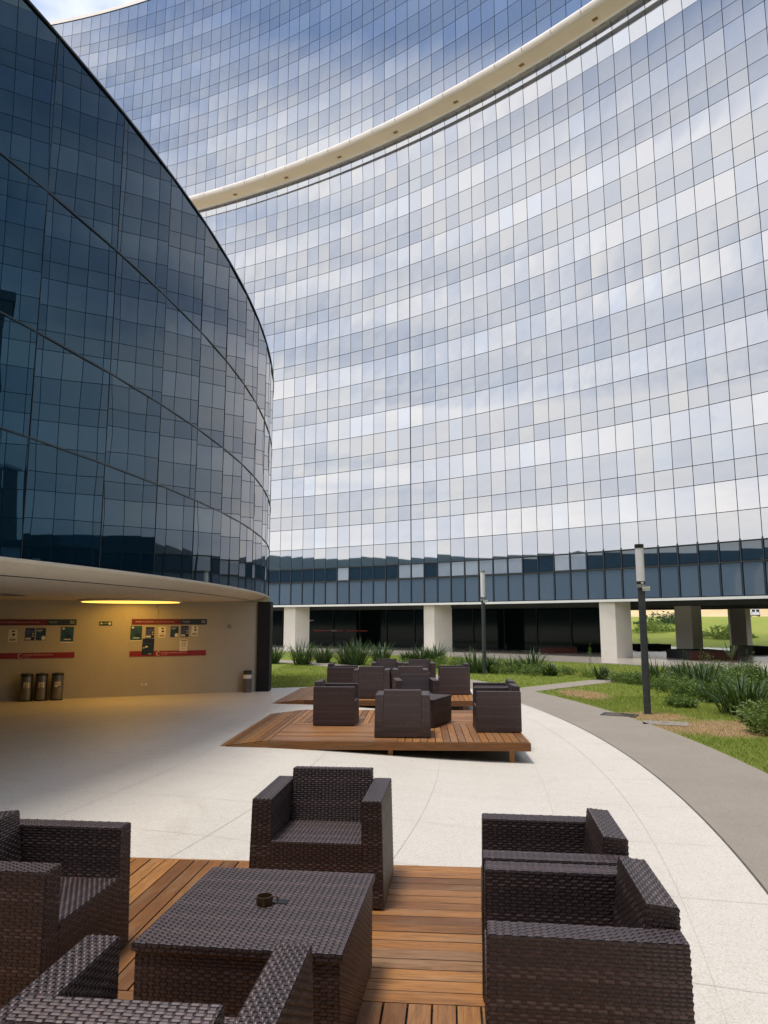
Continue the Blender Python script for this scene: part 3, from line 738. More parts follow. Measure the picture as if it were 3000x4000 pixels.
# wall under the overhang
W0 = Vector((-8.612, 16.811, 0)); W1 = Vector((-3.273, 19.132, 0)); wd_ = (W1 - W0).normalized(); wn = Vector((wd_.y, -wd_.x, 0)); wang = math.atan2(wd_.y, wd_.x)
def wpt(s, z, off=0.0): p = W1 - wd_ * s + wn * off; return (p.x, p.y, z)          # s metres to the left of the wall's end
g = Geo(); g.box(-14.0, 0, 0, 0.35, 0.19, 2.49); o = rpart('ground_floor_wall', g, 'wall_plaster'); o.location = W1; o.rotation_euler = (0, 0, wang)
g = Geo(); g.box(-14.0, -0.003, -0.008, 0, 0.205, 0.29); o = rpart('skirting', g, 'wall_plaster'); o.location = W1; o.rotation_euler = (0, 0, wang)
g = Geo(); g.box(0.004, 0.33, -0.06, 0.5, 0.17, 2.49); o = rpart('black_pier', g, 'black_pier'); o.location = W1; o.rotation_euler = (0, 0, R_(2))

# unseen walls added further left to cut light into the covered area
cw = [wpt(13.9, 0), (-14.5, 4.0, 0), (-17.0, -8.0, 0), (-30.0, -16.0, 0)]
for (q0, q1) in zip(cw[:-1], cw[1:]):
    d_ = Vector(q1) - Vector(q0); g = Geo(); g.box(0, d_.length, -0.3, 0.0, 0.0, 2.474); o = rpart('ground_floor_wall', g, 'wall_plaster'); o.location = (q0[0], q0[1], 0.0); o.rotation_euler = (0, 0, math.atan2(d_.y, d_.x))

# lamp recessed in the soffit, and its light
lmp = thing('ceiling_lamp', 'large round amber ceiling lamp glowing in the soffit above the notice boards', 'lamp', wpt(3.22, 2.47, 1.16))
g = Geo(); g.lathe([(1.12, -0.045), (1.14, -0.03), (1.14, 0.003)], 48); part('lamp_trim', g, 'rim_plaster', lmp)
g = Geo(); g.lathe([(1.06, -0.058), (1.06, -0.046)], 48); part('diffuser', g, 'lamp_glow', lmp)
ld = bpy.data.lights.new('lamp_light', 'AREA'); ld.shape = 'DISK'; ld.size = 1.4; ld.energy = 2.6; ld.color = (1.0, 0.47, 0.07)
lo = bpy.data.objects.new('lamp_light', ld); COL.objects.link(lo); lo.location = wpt(3.0, 2.40, 0.8)
vn = thing('ceiling_vent', 'small grey round vent in the pale soffit', 'vent', (-6.55, 12.95, 2.462))
g = Geo(); g.lathe([(0.24, -0.012), (0.26, 0.0), (0.26, 0.013)], 32); part('vent_rim', g, 'galvanised', vn)
for k in range(3): g = Geo(); g.lathe([(0.2 - 0.06 * k, -0.02), (0.19 - 0.06 * k, -0.013)], 28); part('vent_ring', g, 'dark_lid', vn)
hw = Geo(); hw.tube([wpt(2.51 + 0.03 * math.sin(k * 1.1), 2.48 - 0.40 * k / 6, 0.03 + 0.004 * k) for k in range(7)], 0.004, 5)
o = part('loose_cable', hw, 'wire_dark', None); tag(o, 'thin loose cable hanging from the soffit down to a notice board', 'cable')

# ================================================================== notice boards, posters, signs on the wall
def on_wall(name, label, cat, s, z, off=0.004, group=None): return thing(name, label, cat, wpt(s, z, off), wang, group)
def flat(gm, x0, x1, z0, z1, y, mat, th=0.003): gm.box(x0, x1, y - th, y, z0, z1, mat)
def letters(parent, body, size, mat, x, z, y, align='LEFT', sx=1.0):
    o = link('lettering', text_mesh(body, size, mat, align), parent, (x, y, z), (PI / 2, 0, 0)); o.scale = (sx, 1, 1); return o
def notice_board(s_right, wdt, z0, z1, label):
    b = on_wall('notice_board', label, 'notice board', s_right, 0.0)
    g = Geo(); flat(g, -wdt, 0, z0, z1, 0.0, 'wall_plaster', 0.004)
    bp = part('panel', g, None, b)
    g = Geo(); flat(g, -wdt, -0.645, z1 - 0.14, z1, -0.005, 'board_wine'); hd = part('header', g, None, b)
    g = Geo(); flat(g, -0.645, 0, z1 - 0.14, z1, -0.005, 'board_navy'); hn = part('header', g, None, b)
    g = Geo(); flat(g, -wdt - 0.015, 0, z0, z0 + 0.13, -0.005, 'board_red'); ft = part('footer', g, None, b)
    zh = z1 - 0.07
    letters(hd, 'PAINEL DA CIDADE', 0.046, 'letter_rose', -wdt + 0.09, zh, -0.0105)
    letters(hd, 'O canal de comunicação do servidor', 0.034, 'letter_rose', -wdt + 0.50, zh, -0.0105)
    for k in range(2): letters(hn, ('CIDADE ADMINISTRATIVA', 'DE MINAS GERAIS')[k], 0.017, 'letter_white', -0.50, zh + 0.012 - 0.024 * k, -0.0105, 'CENTER')
    letters(hn, 'MINAS', 0.036, 'letter_white', -0.09, zh + 0.018, -0.0105, 'CENTER'); letters(hn, 'GERAIS', 0.032, 'letter_white', -0.09, zh - 0.02, -0.0105, 'CENTER')
    letters(ft, 'CIDADE ADMINISTRATIVA', 0.052, 'letter_rose', -wdt * 0.5 - 0.18, z0 + 0.078, -0.0105)
    letters(ft, 'MINAS GERAIS', 0.022, 'letter_rose', -wdt * 0.5 - 0.18, z0 + 0.034, -0.0105)
    g = Geo(); n = 22; vv = []                # crescent emblem
    for i in range(n + 1):
        a = R_(35 + 290 * i / n); wv = 0.012 * math.sin(PI * i / n) + 0.003
        for r in (0.05, 0.05 - wv): vv.append((-wdt * 0.5 - 0.245 + r * math.cos(a), -0.0105, z0 + 0.065 + r * math.sin(a)))
    g.add(vv, [(2 * i, 2 * i + 2, 2 * i + 3, 2 * i + 1) for i in range(n)]); part('emblem', g, 'letter_white', ft)
    return b
notice_board(1.303, 1.80, 1.145, 2.045, 'red banded notice board between the green arrow sign and the no smoking sign')
notice_board(4.338, 1.80, 1.145, 2.035, 'notice board with red bands above the three recycling bins')
def poster(s, z, wdt, ht, style, label, tilt=0.0):
    g = Geo(); b = {'teal': 'print_teal', 'purple': 'print_purple', 'cream': 'paper', 'night': 'print_night', 'blue': 'print_blue', 'list': 'paper'}[style]
    y = 0.0; flat(g, -wdt / 2, wdt / 2, -ht / 2, ht / 2, y, b, 0.003)
    F = lambda x0, x1, z0, z1, m, k=1: flat(g, x0 * wdt / 2, x1 * wdt / 2, z0 * ht / 2, z1 * ht / 2, -0.003 - 0.0006 * k, m, 0.0006)
    def blob(cx, cz, rx, rz, m, k=2, n=12):
        vv = [(cx * wdt / 2 + rx * wdt / 2 * math.cos(2 * PI * i / n), -0.0036 - 0.0006 * k, cz * ht / 2 + rz * ht / 2 * math.sin(2 * PI * i / n)) for i in range(n)]
        g.add(vv, [tuple(range(n))], m)
    if style == 'teal':
        F(-1, 1, -1, -0.86, 'paper'); blob(-0.62, 0.78, 0.22, 0.14, 'print_pale'); blob(-0.1, 0.1, 0.5, 0.32, 'print_blue'); blob(0.3, -0.25, 0.45, 0.3, 'print_night', 3); F(-0.5, 0.6, -0.62, -0.5, 'print_pale', 4)
    elif style == 'purple':
        F(-1, 1, 0.7, 1, 'print_night'); F(0.3, 0.95, -0.9, 0.3, 'print_black'); F(-0.9, 0.2, -0.85, -0.55, 'print_pale'); F(0.45, 0.8, 0.0, 0.18, 'print_pale', 3); F(0.45, 0.8, -0.4, -0.22, 'print_pale', 3)
    elif style == 'cream':
        blob(0.1, 0.72, 0.42, 0.13, 'print_black'); blob(0.2, 0.2, 0.36, 0.22, 'print_black'); blob(0.0, 0.45, 0.25, 0.14, 'paper_cream', 3); F(-0.7, 0.75, -0.78, -0.5, 'print_brown'); F(-0.6, 0.6, -0.32, -0.27, 'print_brown')
    elif style == 'night':
        F(-0.85, 0.9, 0.35, 0.5, 'print_blue'); F(-0.5, -0.05, -0.1, 0.1, 'print_pale'); F(-0.85, -0.6, -0.2, -0.08, 'print_pale'); F(0.0, 0.8, -0.5, -0.44, 'print_teal'); F(0.1, 0.7, -0.9, -0.84, 'print_pale')
    elif style == 'blue':
        F(-0.8, 0.4, 0.62, 0.7, 'print_pale'); F(-0.8, 0.1, 0.48, 0.54, 'print_pale'); F(0.2, 1, -0.1, 0.6, 'print_night'); blob(0.55, -0.62, 0.44, 0.36, 'paper', 3)
    elif style == 'list':
        F(-0.75, 0.8, 0.72, 0.86, 'print_black')
        for k in range(3): F(-0.6, -0.05, 0.35 - 0.2 * k, 0.46 - 0.2 * k, 'print_brown'); F(0.08, 0.62, 0.35 - 0.2 * k, 0.46 - 0.2 * k, 'print_brown')
        for k in range(5): F(-0.8 + 0.35 * k, -0.62 + 0.35 * k, -0.3, -0.2, 'print_black')
        F(-0.8, 0.7, -0.55, -0.5, 'print_brown'); F(-0.3, 0.5, -0.74, -0.69, 'print_brown')
    o = part('poster', g, None, None); o.location = wpt(s, z, 0.014); o.rotation_euler = (0, tilt, wang); tag(o, label, 'poster'); return o
# px on board 2 -> metres: s = 3.11 - (px-516)/293*1.80
sb = lambda px: 3.11 - (px - 516) / 293 * 1.80
zb = lambda py: 2.045 - (py - 2419) / 137 * 0.89
BRD = 'on the board beside the green arrow sign'
poster(sb(536), zb(2473), .265, .37, 'teal', 'wide blue green poster at the header corner ' + BRD)
poster(sb(588), zb(2470), .20, .27, 'purple', 'violet poster with a black strip ' + BRD)
poster(sb(634), zb(2469), .17, .26, 'cream', 'cream poster with black figures between the violet and blue posters by the arrow sign')
poster(sb(682), zb(2467), .19, .265, 'blue', 'blue poster with a white round patch ' + BRD, 0.02)
poster(sb(722), zb(2466), .19, .275, 'purple', 'dark violet poster above a white list sheet ' + BRD)
poster(sb(762), zb(2464), .16, .25, 'cream', 'cream poster with black figures, last one towards the no smoking sign', 0.03)
poster(sb(583), zb(2522), .275, .39, 'night', 'large dark poster overlapping the red band ' + BRD, 0.03)
poster(sb(720), zb(2518), .19, .275, 'list', 'white sheet with brown table rows ' + BRD)
BRB = 'on the board above the recycling bins'
sc = lambda px: 4.338 + (300 - px) / 113 * 0.70
poster(sc(270), zb(2476), .275, .37, 'teal', 'wide blue green poster under the navy header ' + BRB)
poster(sc(180), zb(2473), .20, .28, 'blue', 'blue poster with a white round patch ' + BRB)
poster(sc(143), zb(2473), .20, .28, 'purple', 'violet poster with a black strip ' + BRB)
poster(sc(86), zb(2478), .18, .28, 'cream', 'cream poster with black figures ' + BRB)
poster(sc(2), zb(2488), .26, .42, 'night', 'dark night blue poster ' + BRB)
b = on_wall('direction_sign', 'small dark green sign with a white arrow between the two notice boards', 'sign', 3.55, 1.936)
g = Geo(); flat(g, -0.285, 0, -0.048, 0.048, 0, 'sign_green', 0.006); sp_ = part('sign_plate', g, None, b)
g = Geo(); g.add([(-0.262, -0.0075, 0), (-0.235, -0.0075, 0.027), (-0.225, -0.0075, 0.021), (-0.243, -0.0075, 0.005), (-0.205, -0.0075, 0.005), (-0.205, -0.0075, -0.005), (-0.243, -0.0075, -0.005), (-0.225, -0.0075, -0.021), (-0.235, -0.0075, -0.027)], [(0, 1, 2, 3), (0, 3, 6), (0, 6, 7, 8), (3, 4, 5, 6)]); part('arrow', g, 'letter_white', sp_)
letters(sp_, 'SAÍDA', 0.036, 'print_pale', -0.19, 0, -0.0075)
g = Geo(); vv = [(-0.05 + 0.03 * math.cos(t), -0.0075, 0.0 + 0.03 * math.sin(t)) for t in np.linspace(0, 2 * PI, 15)[:-1]]; g.add(vv, [tuple(range(14))]); part('pictogram', g, 'letter_white', sp_)
g = Geo(); vv = [(-0.05 + 0.009 * math.cos(t), -0.0085, 0.0 + 0.009 * math.sin(t)) for t in np.linspace(0, 2 * PI, 9)[:-1]]; g.add(vv, [tuple(range(8))]); part('pictogram_dot', g, 'sign_green', sp_)
b = on_wall('no_smoking_sign', 'small grey square no smoking sign near the black pier', 'sign', 0.738, 1.852)
g = Geo(); flat(g, -0.073, 0.073, -0.068, 0.068, 0, 'sign_grey', 0.006); sp_ = part('sign_plate', g, None, b)
g = Geo(); n = 24; vv = []
for i in range(n):
    a = 2 * PI * i / n
    for r in (0.048, 0.038): vv.append((r * math.cos(a), -0.0075, 0.012 + r * math.sin(a)))
g.add(vv, [(2 * i, (2 * i + 2) % (2 * n), (2 * i + 3) % (2 * n), 2 * i + 1) for i in range(n)])
g.add([(-0.034, -0.0075, 0.040), (-0.028, -0.0075, 0.046), (0.034, -0.0075, -0.016), (0.028, -0.0075, -0.022)], [(0, 1, 2, 3)]); part('ban_ring', g, 'letter_black', sp_)
g = Geo(); flat(g, -0.026, 0.028, 0.006, 0.016, -0.0065, 'letter_black', 0.0008); part('cigarette', g, None, sp_)
letters(sp_, 'PROIBIDO FUMAR', 0.014, 'letter_black', 0, -0.053, -0.0075, 'CENTER')
b = on_wall('wall_socket', 'small white socket plate low on the plaster wall', 'socket', 2.75, 0.49)
g = Geo(); flat(g, -0.07, 0.07, -0.03, 0.03, 0, 'letter_white', 0.008); part('socket_plate', g, None, b)
g = Geo(); flat(g, -0.05, 0.05, 0.008, 0.02, -0.008, 'letter_black', 0.001); flat(g, -0.06, 0.02, -0.02, -0.008, -0.008, 'sign_grey', 0.001); part('socket_slot', g, None, b)

# bins
def bin_(x, y, h, r, label, arrow, tilt):
    b = thing('recycling_bin', label, 'bin', (x, y, 0.216), wang + R_(4), 'three steel recycling bins')
    g = Geo(); g.lathe([(r * 0.96, 0.0), (r, 0.02), (r, h - 0.05)], 32); part('bin_body', g, 'steel', b, True)
    g = Geo(); g.lathe([(r * 1.04, 0.0), (r * 1.05, 0.03), (r * 0.9, 0.05), (r * 0.3, 0.058)], 32); part('bin_lid', g, 'dark_lid', b, True, loc=(0, 0, h - 0.055), rot=(tilt, tilt * 0.7, 0))
    g = Geo(); g.lathe([(r * 1.02, 0), (r * 1.02, 0.03)], 32); part('bin_base', g, 'black_rubber', b)
    # label wrapped round the body
    g = Geo(); vv = []; n = 8
    for i in range(n + 1):
        a = -PI / 2 - 0.05 + (i / n - 0.5) * 0.95
        for zz_ in (h * 0.49, h * 0.68): vv.append(((r + 0.002) * math.cos(a), (r + 0.002) * math.sin(a), zz_))
    g.add(vv, [(2 * i, 2 * i + 2, 2 * i + 3, 2 * i + 1) for i in range(n)]); st = part('sticker', g, 'paper_cream', b, True)
    if arrow:
        g = Geo()
        for k in range(3):
            a = 2 * PI * k / 3 + PI / 2
            pa = [(0.018 * math.cos(a + t) + 0.012 * math.cos(a + 0.5), 0.018 * math.sin(a + t) + 0.012 * math.sin(a + .5)) for t in (-0.6, 0.9)]
            (x0, z0), (x1, z1) = [(0.036 * math.cos(a + t), 0.036 * math.sin(a + t)) for t in (0.15, 1.7)]
            d = Vector((x1 - x0, z1 - z0)); nn = Vector((-d.y, d.x)).normalized() * 0.009
            g.add([(x0 + nn.x, 0, z0 + nn.y), (x0 - nn.x, 0, z0 - nn.y), (x1 - nn.x, 0, z1 - nn.y), (x1 + nn.x, 0, z1 + nn.y)], [(0, 1, 2, 3)])
        part('recycling_symbol', g, 'letter_black', st, loc=(-0.01, -r - 0.007, h * 0.555))
    else:
        g = Geo(); flat(g, -0.05, 0.06, 0.0, 0.012, 0, 'letter_black', 0.001); flat(g, 0.02, 0.065, -0.06, -0.03, 0, 'letter_black', 0.001); part('recycling_symbol', g, None, st, loc=(-0.01, -r - 0.007, h * 0.585))
    letters(st, ('PAPEL', 'PLÁSTICO', 'NÃO RECICLÁVEL')[0 if arrow == 1 else 1 if arrow == 2 else 2], 0.028 if arrow else 0.02, 'letter_black', 0, h * 0.645, -r - 0.007, 'CENTER')
    return b
for k, (px, lab, ar) in enumerate(((103, 'steel recycling bin with a tilted lid and a recycling symbol', 1), (160, 'steel recycling bin in the middle of three, with a recycling symbol sticker', 2), (222, 'steel recycling bin whose sticker has no recycling symbol', 0))):
    s_ = 5.37 - (px - 90) / 150 * 0.80; p = wpt(s_, 0, 0.22); bin_(p[0], p[1], 0.61, 0.128, lab, ar, (0.07, 0.02, 0.0)[k])
p = wpt(0.27, 0, 0.17)
b = thing('ash_bin', 'slim steel litter bin with a white band beside the black pier', 'bin', (p[0], p[1], 0.216), wang)
g = Geo(); g.lathe([(0.105, 0.0), (0.105, 0.345)], 32); part('bin_body', g, 'steel', b, True)
g = Geo(); g.lathe([(0.1055, 0.345), (0.1055, 0.44)], 32); part('white_band', g, 'letter_white', b, True)
g = Geo(); g.lathe([(0.104, 0.44), (0.104, 0.50), (0.108, 0.505), (0.108, 0.535), (0.06, 0.545)], 32); part('ash_tray_top', g, 'dark_lid', b, True)
for k in range(3): g = Geo(); g.lathe([(0.107, 0.452 + 0.018 * k), (0.107, 0.460 + 0.018 * k)], 32); part('vent_slot', g, 'steel', b, True)

# ================================================================== timber decks
def plank_mesh(l, wd, th, name='plank'):
    g = Geo(); e = 0.0015; x, y = l / 2, wd / 2
    prof = [(-y, 0), (y, 0), (y, th - e), (y - e, th), (-y + e, th), (-y, th - e)]
    vv = [(sx * x, p[0], p[1]) for sx in (-1, 1) for p in prof]; n = 6
    ff = [tuple(range(n - 1, -1, -1)), tuple(range(n, 2 * n))] + [(i, (i + 1) % n, n + (i + 1) % n, n + i) for i in range(n)]
    g.add(vv, ff); return g.mesh(name, 'deck_timber')
DH = 1.85; NP = 17; PWD = DH / NP; DZ = 0.30
PL = plank_mesh(DH - 0.006, PWD - 0.009, 0.024); PR = plank_mesh(2 * DH - 0.004, 0.098, 0.022)
FS = {}
rd = random.Random(3)
def deck(cx, cy, rot, label):
    d = thing('timber_deck', label, 'deck', (cx, cy, 0.02), R_(rot), 'low timber decks on the plaza')
    for (mx, my, ori) in ((-1, 1, 'y'), (1, 1, 'x'), (-1, -1, 'x'), (1, -1, 'y')):
        for k in range(NP):
            t = -DH / 2 + (k + 0.5) * PWD; c = (mx * DH / 2, my * DH / 2)
            o = link('plank', PL, d); zz_ = DZ - 0.02 - 0.024 + rd.uniform(-0.0015, 0.0015)
            if ori == 'x': o.location = (c[0], c[1] + t, zz_); o.rotation_euler = (0, 0, rd.choice((0, PI)) + rd.gauss(0, .0007))
            else: o.location = (c[0] + t, c[1], zz_); o.rotation_euler = (0, 0, rd.choice((PI / 2, -PI / 2)) + rd.gauss(0, .0007))
    nr = 7; rw = 0.73
    for k in range(nr):
        t0 = (k + 0.5) / nr; o = link('ramp_plank', PR, d); x = -DH - t0 * rw; zz_ = DZ - 0.02 - 0.022 - 0.088 * t0 ** 1.2
        o.location = (x, 0, zz_ + 0.001); o.rotation_euler = (math.atan2(-0.095, rw) * (1 if True else 1), 0, PI / 2)
    for (name, x0, x1, y0, y1) in (('fascia', -DH, DH + 0.03, -DH - 0.032, -DH - 0.004), ('fascia', -DH, DH + 0.03, DH + 0.004, DH + 0.032), ('fascia', DH + 0.004, DH + 0.030, -DH - 0.002, DH + 0.002)):
        lx, ly = x1 - x0, y1 - y0; g = Geo(); g.box(-lx / 2, lx / 2, -ly / 2, ly / 2, -0.055, 0.055)
        part('fascia', g, 'deck_timber', d, loc=((x0 + x1) / 2, (y0 + y1) / 2, DZ - 0.02 - 0.059))
    for sy in (-1, 1):
        y0, y1 = sy * (DH + 0.004), sy * (DH + 0.032); zt = DZ - 0.022
        g = Geo(); g.hexa([(-DH - rw, y0, 0.165), (-DH - 0.002, y0, zt - 0.112), (-DH - 0.002, y1, zt - 0.112), (-DH - rw, y1, 0.165), (-DH - rw, y0, 0.182), (-DH - 0.002, y0, zt - 0.004), (-DH - 0.002, y1, zt - 0.004), (-DH - rw, y1, 0.182)])
        part('ramp_cheek', g, 'deck_timber', d)
    g = Geo(); g.box(-DH + 0.01, DH - 0.01, -DH + 0.01, DH - 0.01, DZ - 0.056, DZ - 0.052); part('shade_sheet', g, 'black_rubber', d)  # black sheet added to stop light through the gaps and keep them dark
    for jx in (-1.25, -0.42, 0.42, 1.25): g = Geo(); g.box(jx - 0.025, jx + 0.025, -DH + .02, DH - .02, 0.165, DZ - 0.0565); part('joist', g, 'deck_timber', d)
    for lx in (-0.1, 1.62):
        for ly in (-1.78, 0.0, 1.78):
            wx = cx + lx * math.cos(R_(rot)) - ly * math.sin(R_(rot)); wy = cy + lx * math.sin(R_(rot)) + ly * math.cos(R_(rot)); fz = floor_z(wx, wy) - 0.005
            g = Geo(); g.box(lx - 0.035, lx + 0.035, ly - 0.035, ly + 0.035, fz, 0.166); part('leg', g, 'deck_timber', d)
    return d
deck(-0.76, 3.645, -5.0, 'low timber deck carrying the wicker table with the ashtray')
deck(0.28, 12.60, -2.8, 'low timber deck in the middle of the row of three, five armchairs on it')
deck(0.22, 18.05, -3.4, 'low timber deck beside the lawn carrying six armchairs')

# ================================================================== wicker furniture, woven strand by strand
TD = [(0.011, 0.008, 0.009), (0.017, 0.012, 0.013), (0.007, 0.007, 0.009)]; TB = [(0.052, 0.034, 0.033), (0.076, 0.052, 0.050), (0.042, 0.028, 0.029)]
def weave(g, p00, p10, p11, p01, rs, row=0.0135, per=0.052, flip=False):
    """interlaced strands over the quad p00-p10-p11-p01; strands run along p00->p10"""
    P = [Vector(p) for p in (p00, p10, p11, p01)]
    nrm = (P[1] - P[0]).cross(P[3] - P[0]).normalized()
    if flip: nrm = -nrm
    lu = ((P[1] - P[0]).length + (P[2] - P[3]).length) / 2; lv = ((P[3] - P[0]).length + (P[2] - P[1]).length) / 2
    nr = max(1, round(lv / row)); nc = max(1, round(lu / per))
    def at(u, v, h):
        u = min(1, max(0, u)); v = min(1, max(0, v))
        return (P[0] * (1 - u) * (1 - v) + P[1] * u * (1 - v) + P[2] * u * v + P[3] * (1 - u) * v) + nrm * h
    band = rs.randint(0, 9)
    for j in range(nr):
        v0, v1 = (j + 0.06) / nr, (j + 0.94) / nr
        brown = ((j + band) % 11 in (0, 1, 2)) or rs.random() < 0.07
        strand = rs.choice(TB if brown else TD)
        for i in range(-1, nc + 1):
            uo = (i + 0.5 * (j % 2)) / nc; du = 1.0 / nc
            ua, ub = uo + 0.02 * du, uo + 0.68 * du
            if ub > 0.002 and ua < 0.998:
                k = rs.uniform(0.75, 1.3); col = tuple(c * k for c in strand)
                us = [ua, ua + 0.22 * (ub - ua), ua + 0.78 * (ub - ua), ub]; hs = [0.0006, 0.0042, 0.0042, 0.0006]
                vv = []
                for u_, h_ in zip(us, hs): vv += [at(u_, v0, h_ * 0.55), at(u_, (v0 + v1) / 2, h_), at(u_, v1, h_ * 0.55)]
                g.add(vv, [f for q in range(3) for f in ((q * 3, q * 3 + 3, q * 3 + 4, q * 3 + 1), (q * 3 + 1, q * 3 + 4, q * 3 + 5, q * 3 + 2))] if not flip else
                      [f for q in range(3) for f in ((q * 3 + 1, q * 3 + 4, q * 3 + 3, q * 3), (q * 3 + 2, q * 3 + 5, q * 3 + 4, q * 3 + 1))], None, col)
            wa, wb = uo + 0.71 * du, uo + 0.99 * du
            if wa > 0 and wb < 1:
                col = tuple(c * rs.uniform(0.7, 1.2) for c in rs.choice(TD + TB[:1]))
                vv = [at(wa, v0 - 0.25 / nr, 0.0010), at(wb, v0 - 0.25 / nr, 0.0010), at(wb, v1 + 0.25 / nr, 0.0010), at(wa, v1 + 0.25 / nr, 0.0010), at(wa, (v0 + v1) / 2, 0.0034), at(wb, (v0 + v1) / 2, 0.0034)]
                ff = [(0, 1, 5, 4), (4, 5, 2, 3)]
                g.add(vv, ff if not flip else [tuple(reversed(f)) for f in ff], None, col)
def woven_box(p, faces, rs, swap=()):
    """p: 8 corners (bottom ring then top ring, counter-clockwise seen from above); faces: names to weave"""
    g = Geo(); g.hexa(p, None, (0.010, 0.008, 0.009))
    Q = {'front': (0, 1, 5, 4), 'right': (1, 2, 6, 5), 'back': (2, 3, 7, 6), 'left': (3, 0, 4, 7), 'top': (4, 5, 6, 7)}
    for f in faces:
        a, b_, c, d = [p[i] for i in Q[f]]
        if f in swap: a, b_, c, d = b_, c, d, a
        weave(g, a, b_, c, d, rs)
    return g
def make_chair(seed):
    rs = random.Random(seed)
    ch = thing('wicker_armchair', 'dark brown wicker armchair', 'armchair')
    for s in (-1, 1):
        xo0, xo1, xi = 0.415 * s, 0.400 * s, 0.282 * s
        lo_, hi_ = (xi, xo0) if s > 0 else (xo0, xi); lo1, hi1 = (xi, xo1) if s > 0 else (xo1, xi)
        p = [(lo_, -0.345, 0.012), (hi_, -0.345, 0.012), (hi_, 0.345, 0.012), (lo_, 0.345, 0.012), (lo1, -0.335, 0.617), (hi1, -0.335, 0.617), (hi1, 0.345, 0.617), (lo1, 0.345, 0.617)]
        part('arm', woven_box(p, ('front', 'right', 'back', 'left', 'top'), rs, ('top',)), 'wicker', ch, False, True)
    p = [(-.2815, -.343, .012), (.2815, -.343, .012), (.2815, .22, .012), (-.2815, .22, .012), (-.2815, -.343, .372), (.2815, -.343, .372), (.2815, .22, .358), (-.2815, .22, .358)]
    part('seat', woven_box(p, ('front', 'top'), rs), 'wicker', ch, False, True)
    p = [(-.2815, .16, .012), (.2815, .16, .012), (.2815, .346, .012), (-.2815, .346, .012), (-.272, .238, .695), (.272, .238, .695), (.272, .348, .685), (-.272, .348, .685)]
    part('backrest', woven_box(p, ('front', 'back', 'top', 'left', 'right'), rs), 'wicker', ch, False, True)
    for sx in (-1, 1):
        for sy in (-1, 1):
            g = Geo(); g.lathe([(0.018, 0.0), (0.02, 0.013)], 10, None, 0.36 * sx, 0.30 * sy); part('foot', g, 'black_rubber', ch)
    return ch
protos = [make_chair(1), make_chair(2), make_chair(3)]; used = [False] * 3
GRP = 'wicker armchairs on the timber decks'
def chair(k, x, y, rot, label):
    o = protos[k] if not used[k] else copy_tree(protos[k]); used[k] = True
    o.location = (x, y, DZ + 0.0015); o.rotation_euler = (0, 0, R_(rot)); tag(o, label, 'armchair', GRP)
    o.scale = (1 + rd.uniform(-.012, .012), 1 + rd.uniform(-.012, .012), 1 + rd.uniform(-.012, .012))
AT = 'at the ashtray table'
chair(0, -0.38, 5.00, -5.7, 'dark wicker armchair ' + AT + ' with its back to the other two decks')
chair(1, -1.75, 3.80, 83.4, 'dark wicker armchair ' + AT + ' with its back to the round glass building')
chair(2, -0.673, 2.37, 174.5, 'dark wicker armchair ' + AT + ' facing the other two decks')
chair(1, 0.84, 3.94, -97.4, 'dark armchair of the touching pair ' + AT + ', nearer the middle deck')
chair(0, 0.74, 3.085, -97.2, 'dark armchair of the touching pair ' + AT + ', farther from the middle deck')
MD = 'on the middle deck'
chair(2, -0.80, 12.72, 87, 'dark wicker armchair ' + MD + ' with its back to the round glass building')
chair(0, 0.29, 11.40, 177, 'dark wicker armchair ' + MD + ' with its back to the ashtray table')
chair(1, 0.60, 14.06, 3, 'dark wicker armchair ' + MD + ' with its back to the lawn side deck')
chair(2, 1.79, 11.98, -93, 'dark armchair of the pair by the path ' + MD + ', at its corner')
chair(0, 1.87, 12.79, -95, 'dark armchair of the pair by the path ' + MD + ', nearer the lawn')
LD = 'on the lawn side deck'
chair(1, -0.98, 17.93, 88, 'dark wicker armchair ' + LD + ' with its back to the round glass building')
chair(2, -0.26, 16.82, 176, 'dark wicker armchair ' + LD + ' backing the middle deck, nearer the round building')
chair(0, 0.60, 16.98, 178, 'dark wicker armchair ' + LD + ' backing the middle deck, nearer the path')
chair(1, 0.07, 19.55, 1, 'dark wicker armchair ' + LD + ' backing the lawn, nearer the round building')
chair(2, 0.93, 19.55, -1, 'dark wicker armchair ' + LD + ' backing the lawn, nearer the path')
chair(0, 1.66, 17.78, -91, 'dark wicker armchair ' + LD + ' with its back to the garden path')
def make_table(x, y, rot, sx, sy, h, seed, label):
    rs = random.Random(seed); t = thing('wicker_table', label, 'table', (x, y, DZ + 0.0015), R_(rot), 'low wicker tables')
    a, b_ = sx / 2, sy / 2; e = 0.012
    p = [(-a + e, -b_ + e, .012), (a - e, -b_ + e, .012), (a - e, b_ - e, .012), (-a + e, b_ - e, .012), (-a + e, -b_ + e, h - .03), (a - e, -b_ + e, h - .03), (a - e, b_ - e, h - .03), (-a + e, b_ - e, h - .03)]
    part('table_base', woven_box(p, ('front', 'right', 'back', 'left'), rs), 'wicker', t, False, True)
    p = [(-a, -b_, h - .0295), (a, -b_, h - .0295), (a, b_, h - .0295), (-a, b_, h - .0295), (-a, -b_, h), (a, -b_, h), (a, b_, h), (-a, b_, h)]
    part('table_top', woven_box(p, ('front', 'right', 'back', 'left', 'top'), rs), 'wicker', t, False, True)
    for qx in (-1, 1):
        for qy in (-1, 1): g = Geo(); g.lathe([(0.018, 0.0), (0.02, 0.013)], 10, None, (a - .06) * qx, (b_ - .06) * qy); part('foot', g, 'black_rubber', t)
    return t
tb = make_table(-0.521, 3.497, -7.2, 0.84, 0.905, 0.44, 31, 'low square wicker table with an ashtray standing on it')
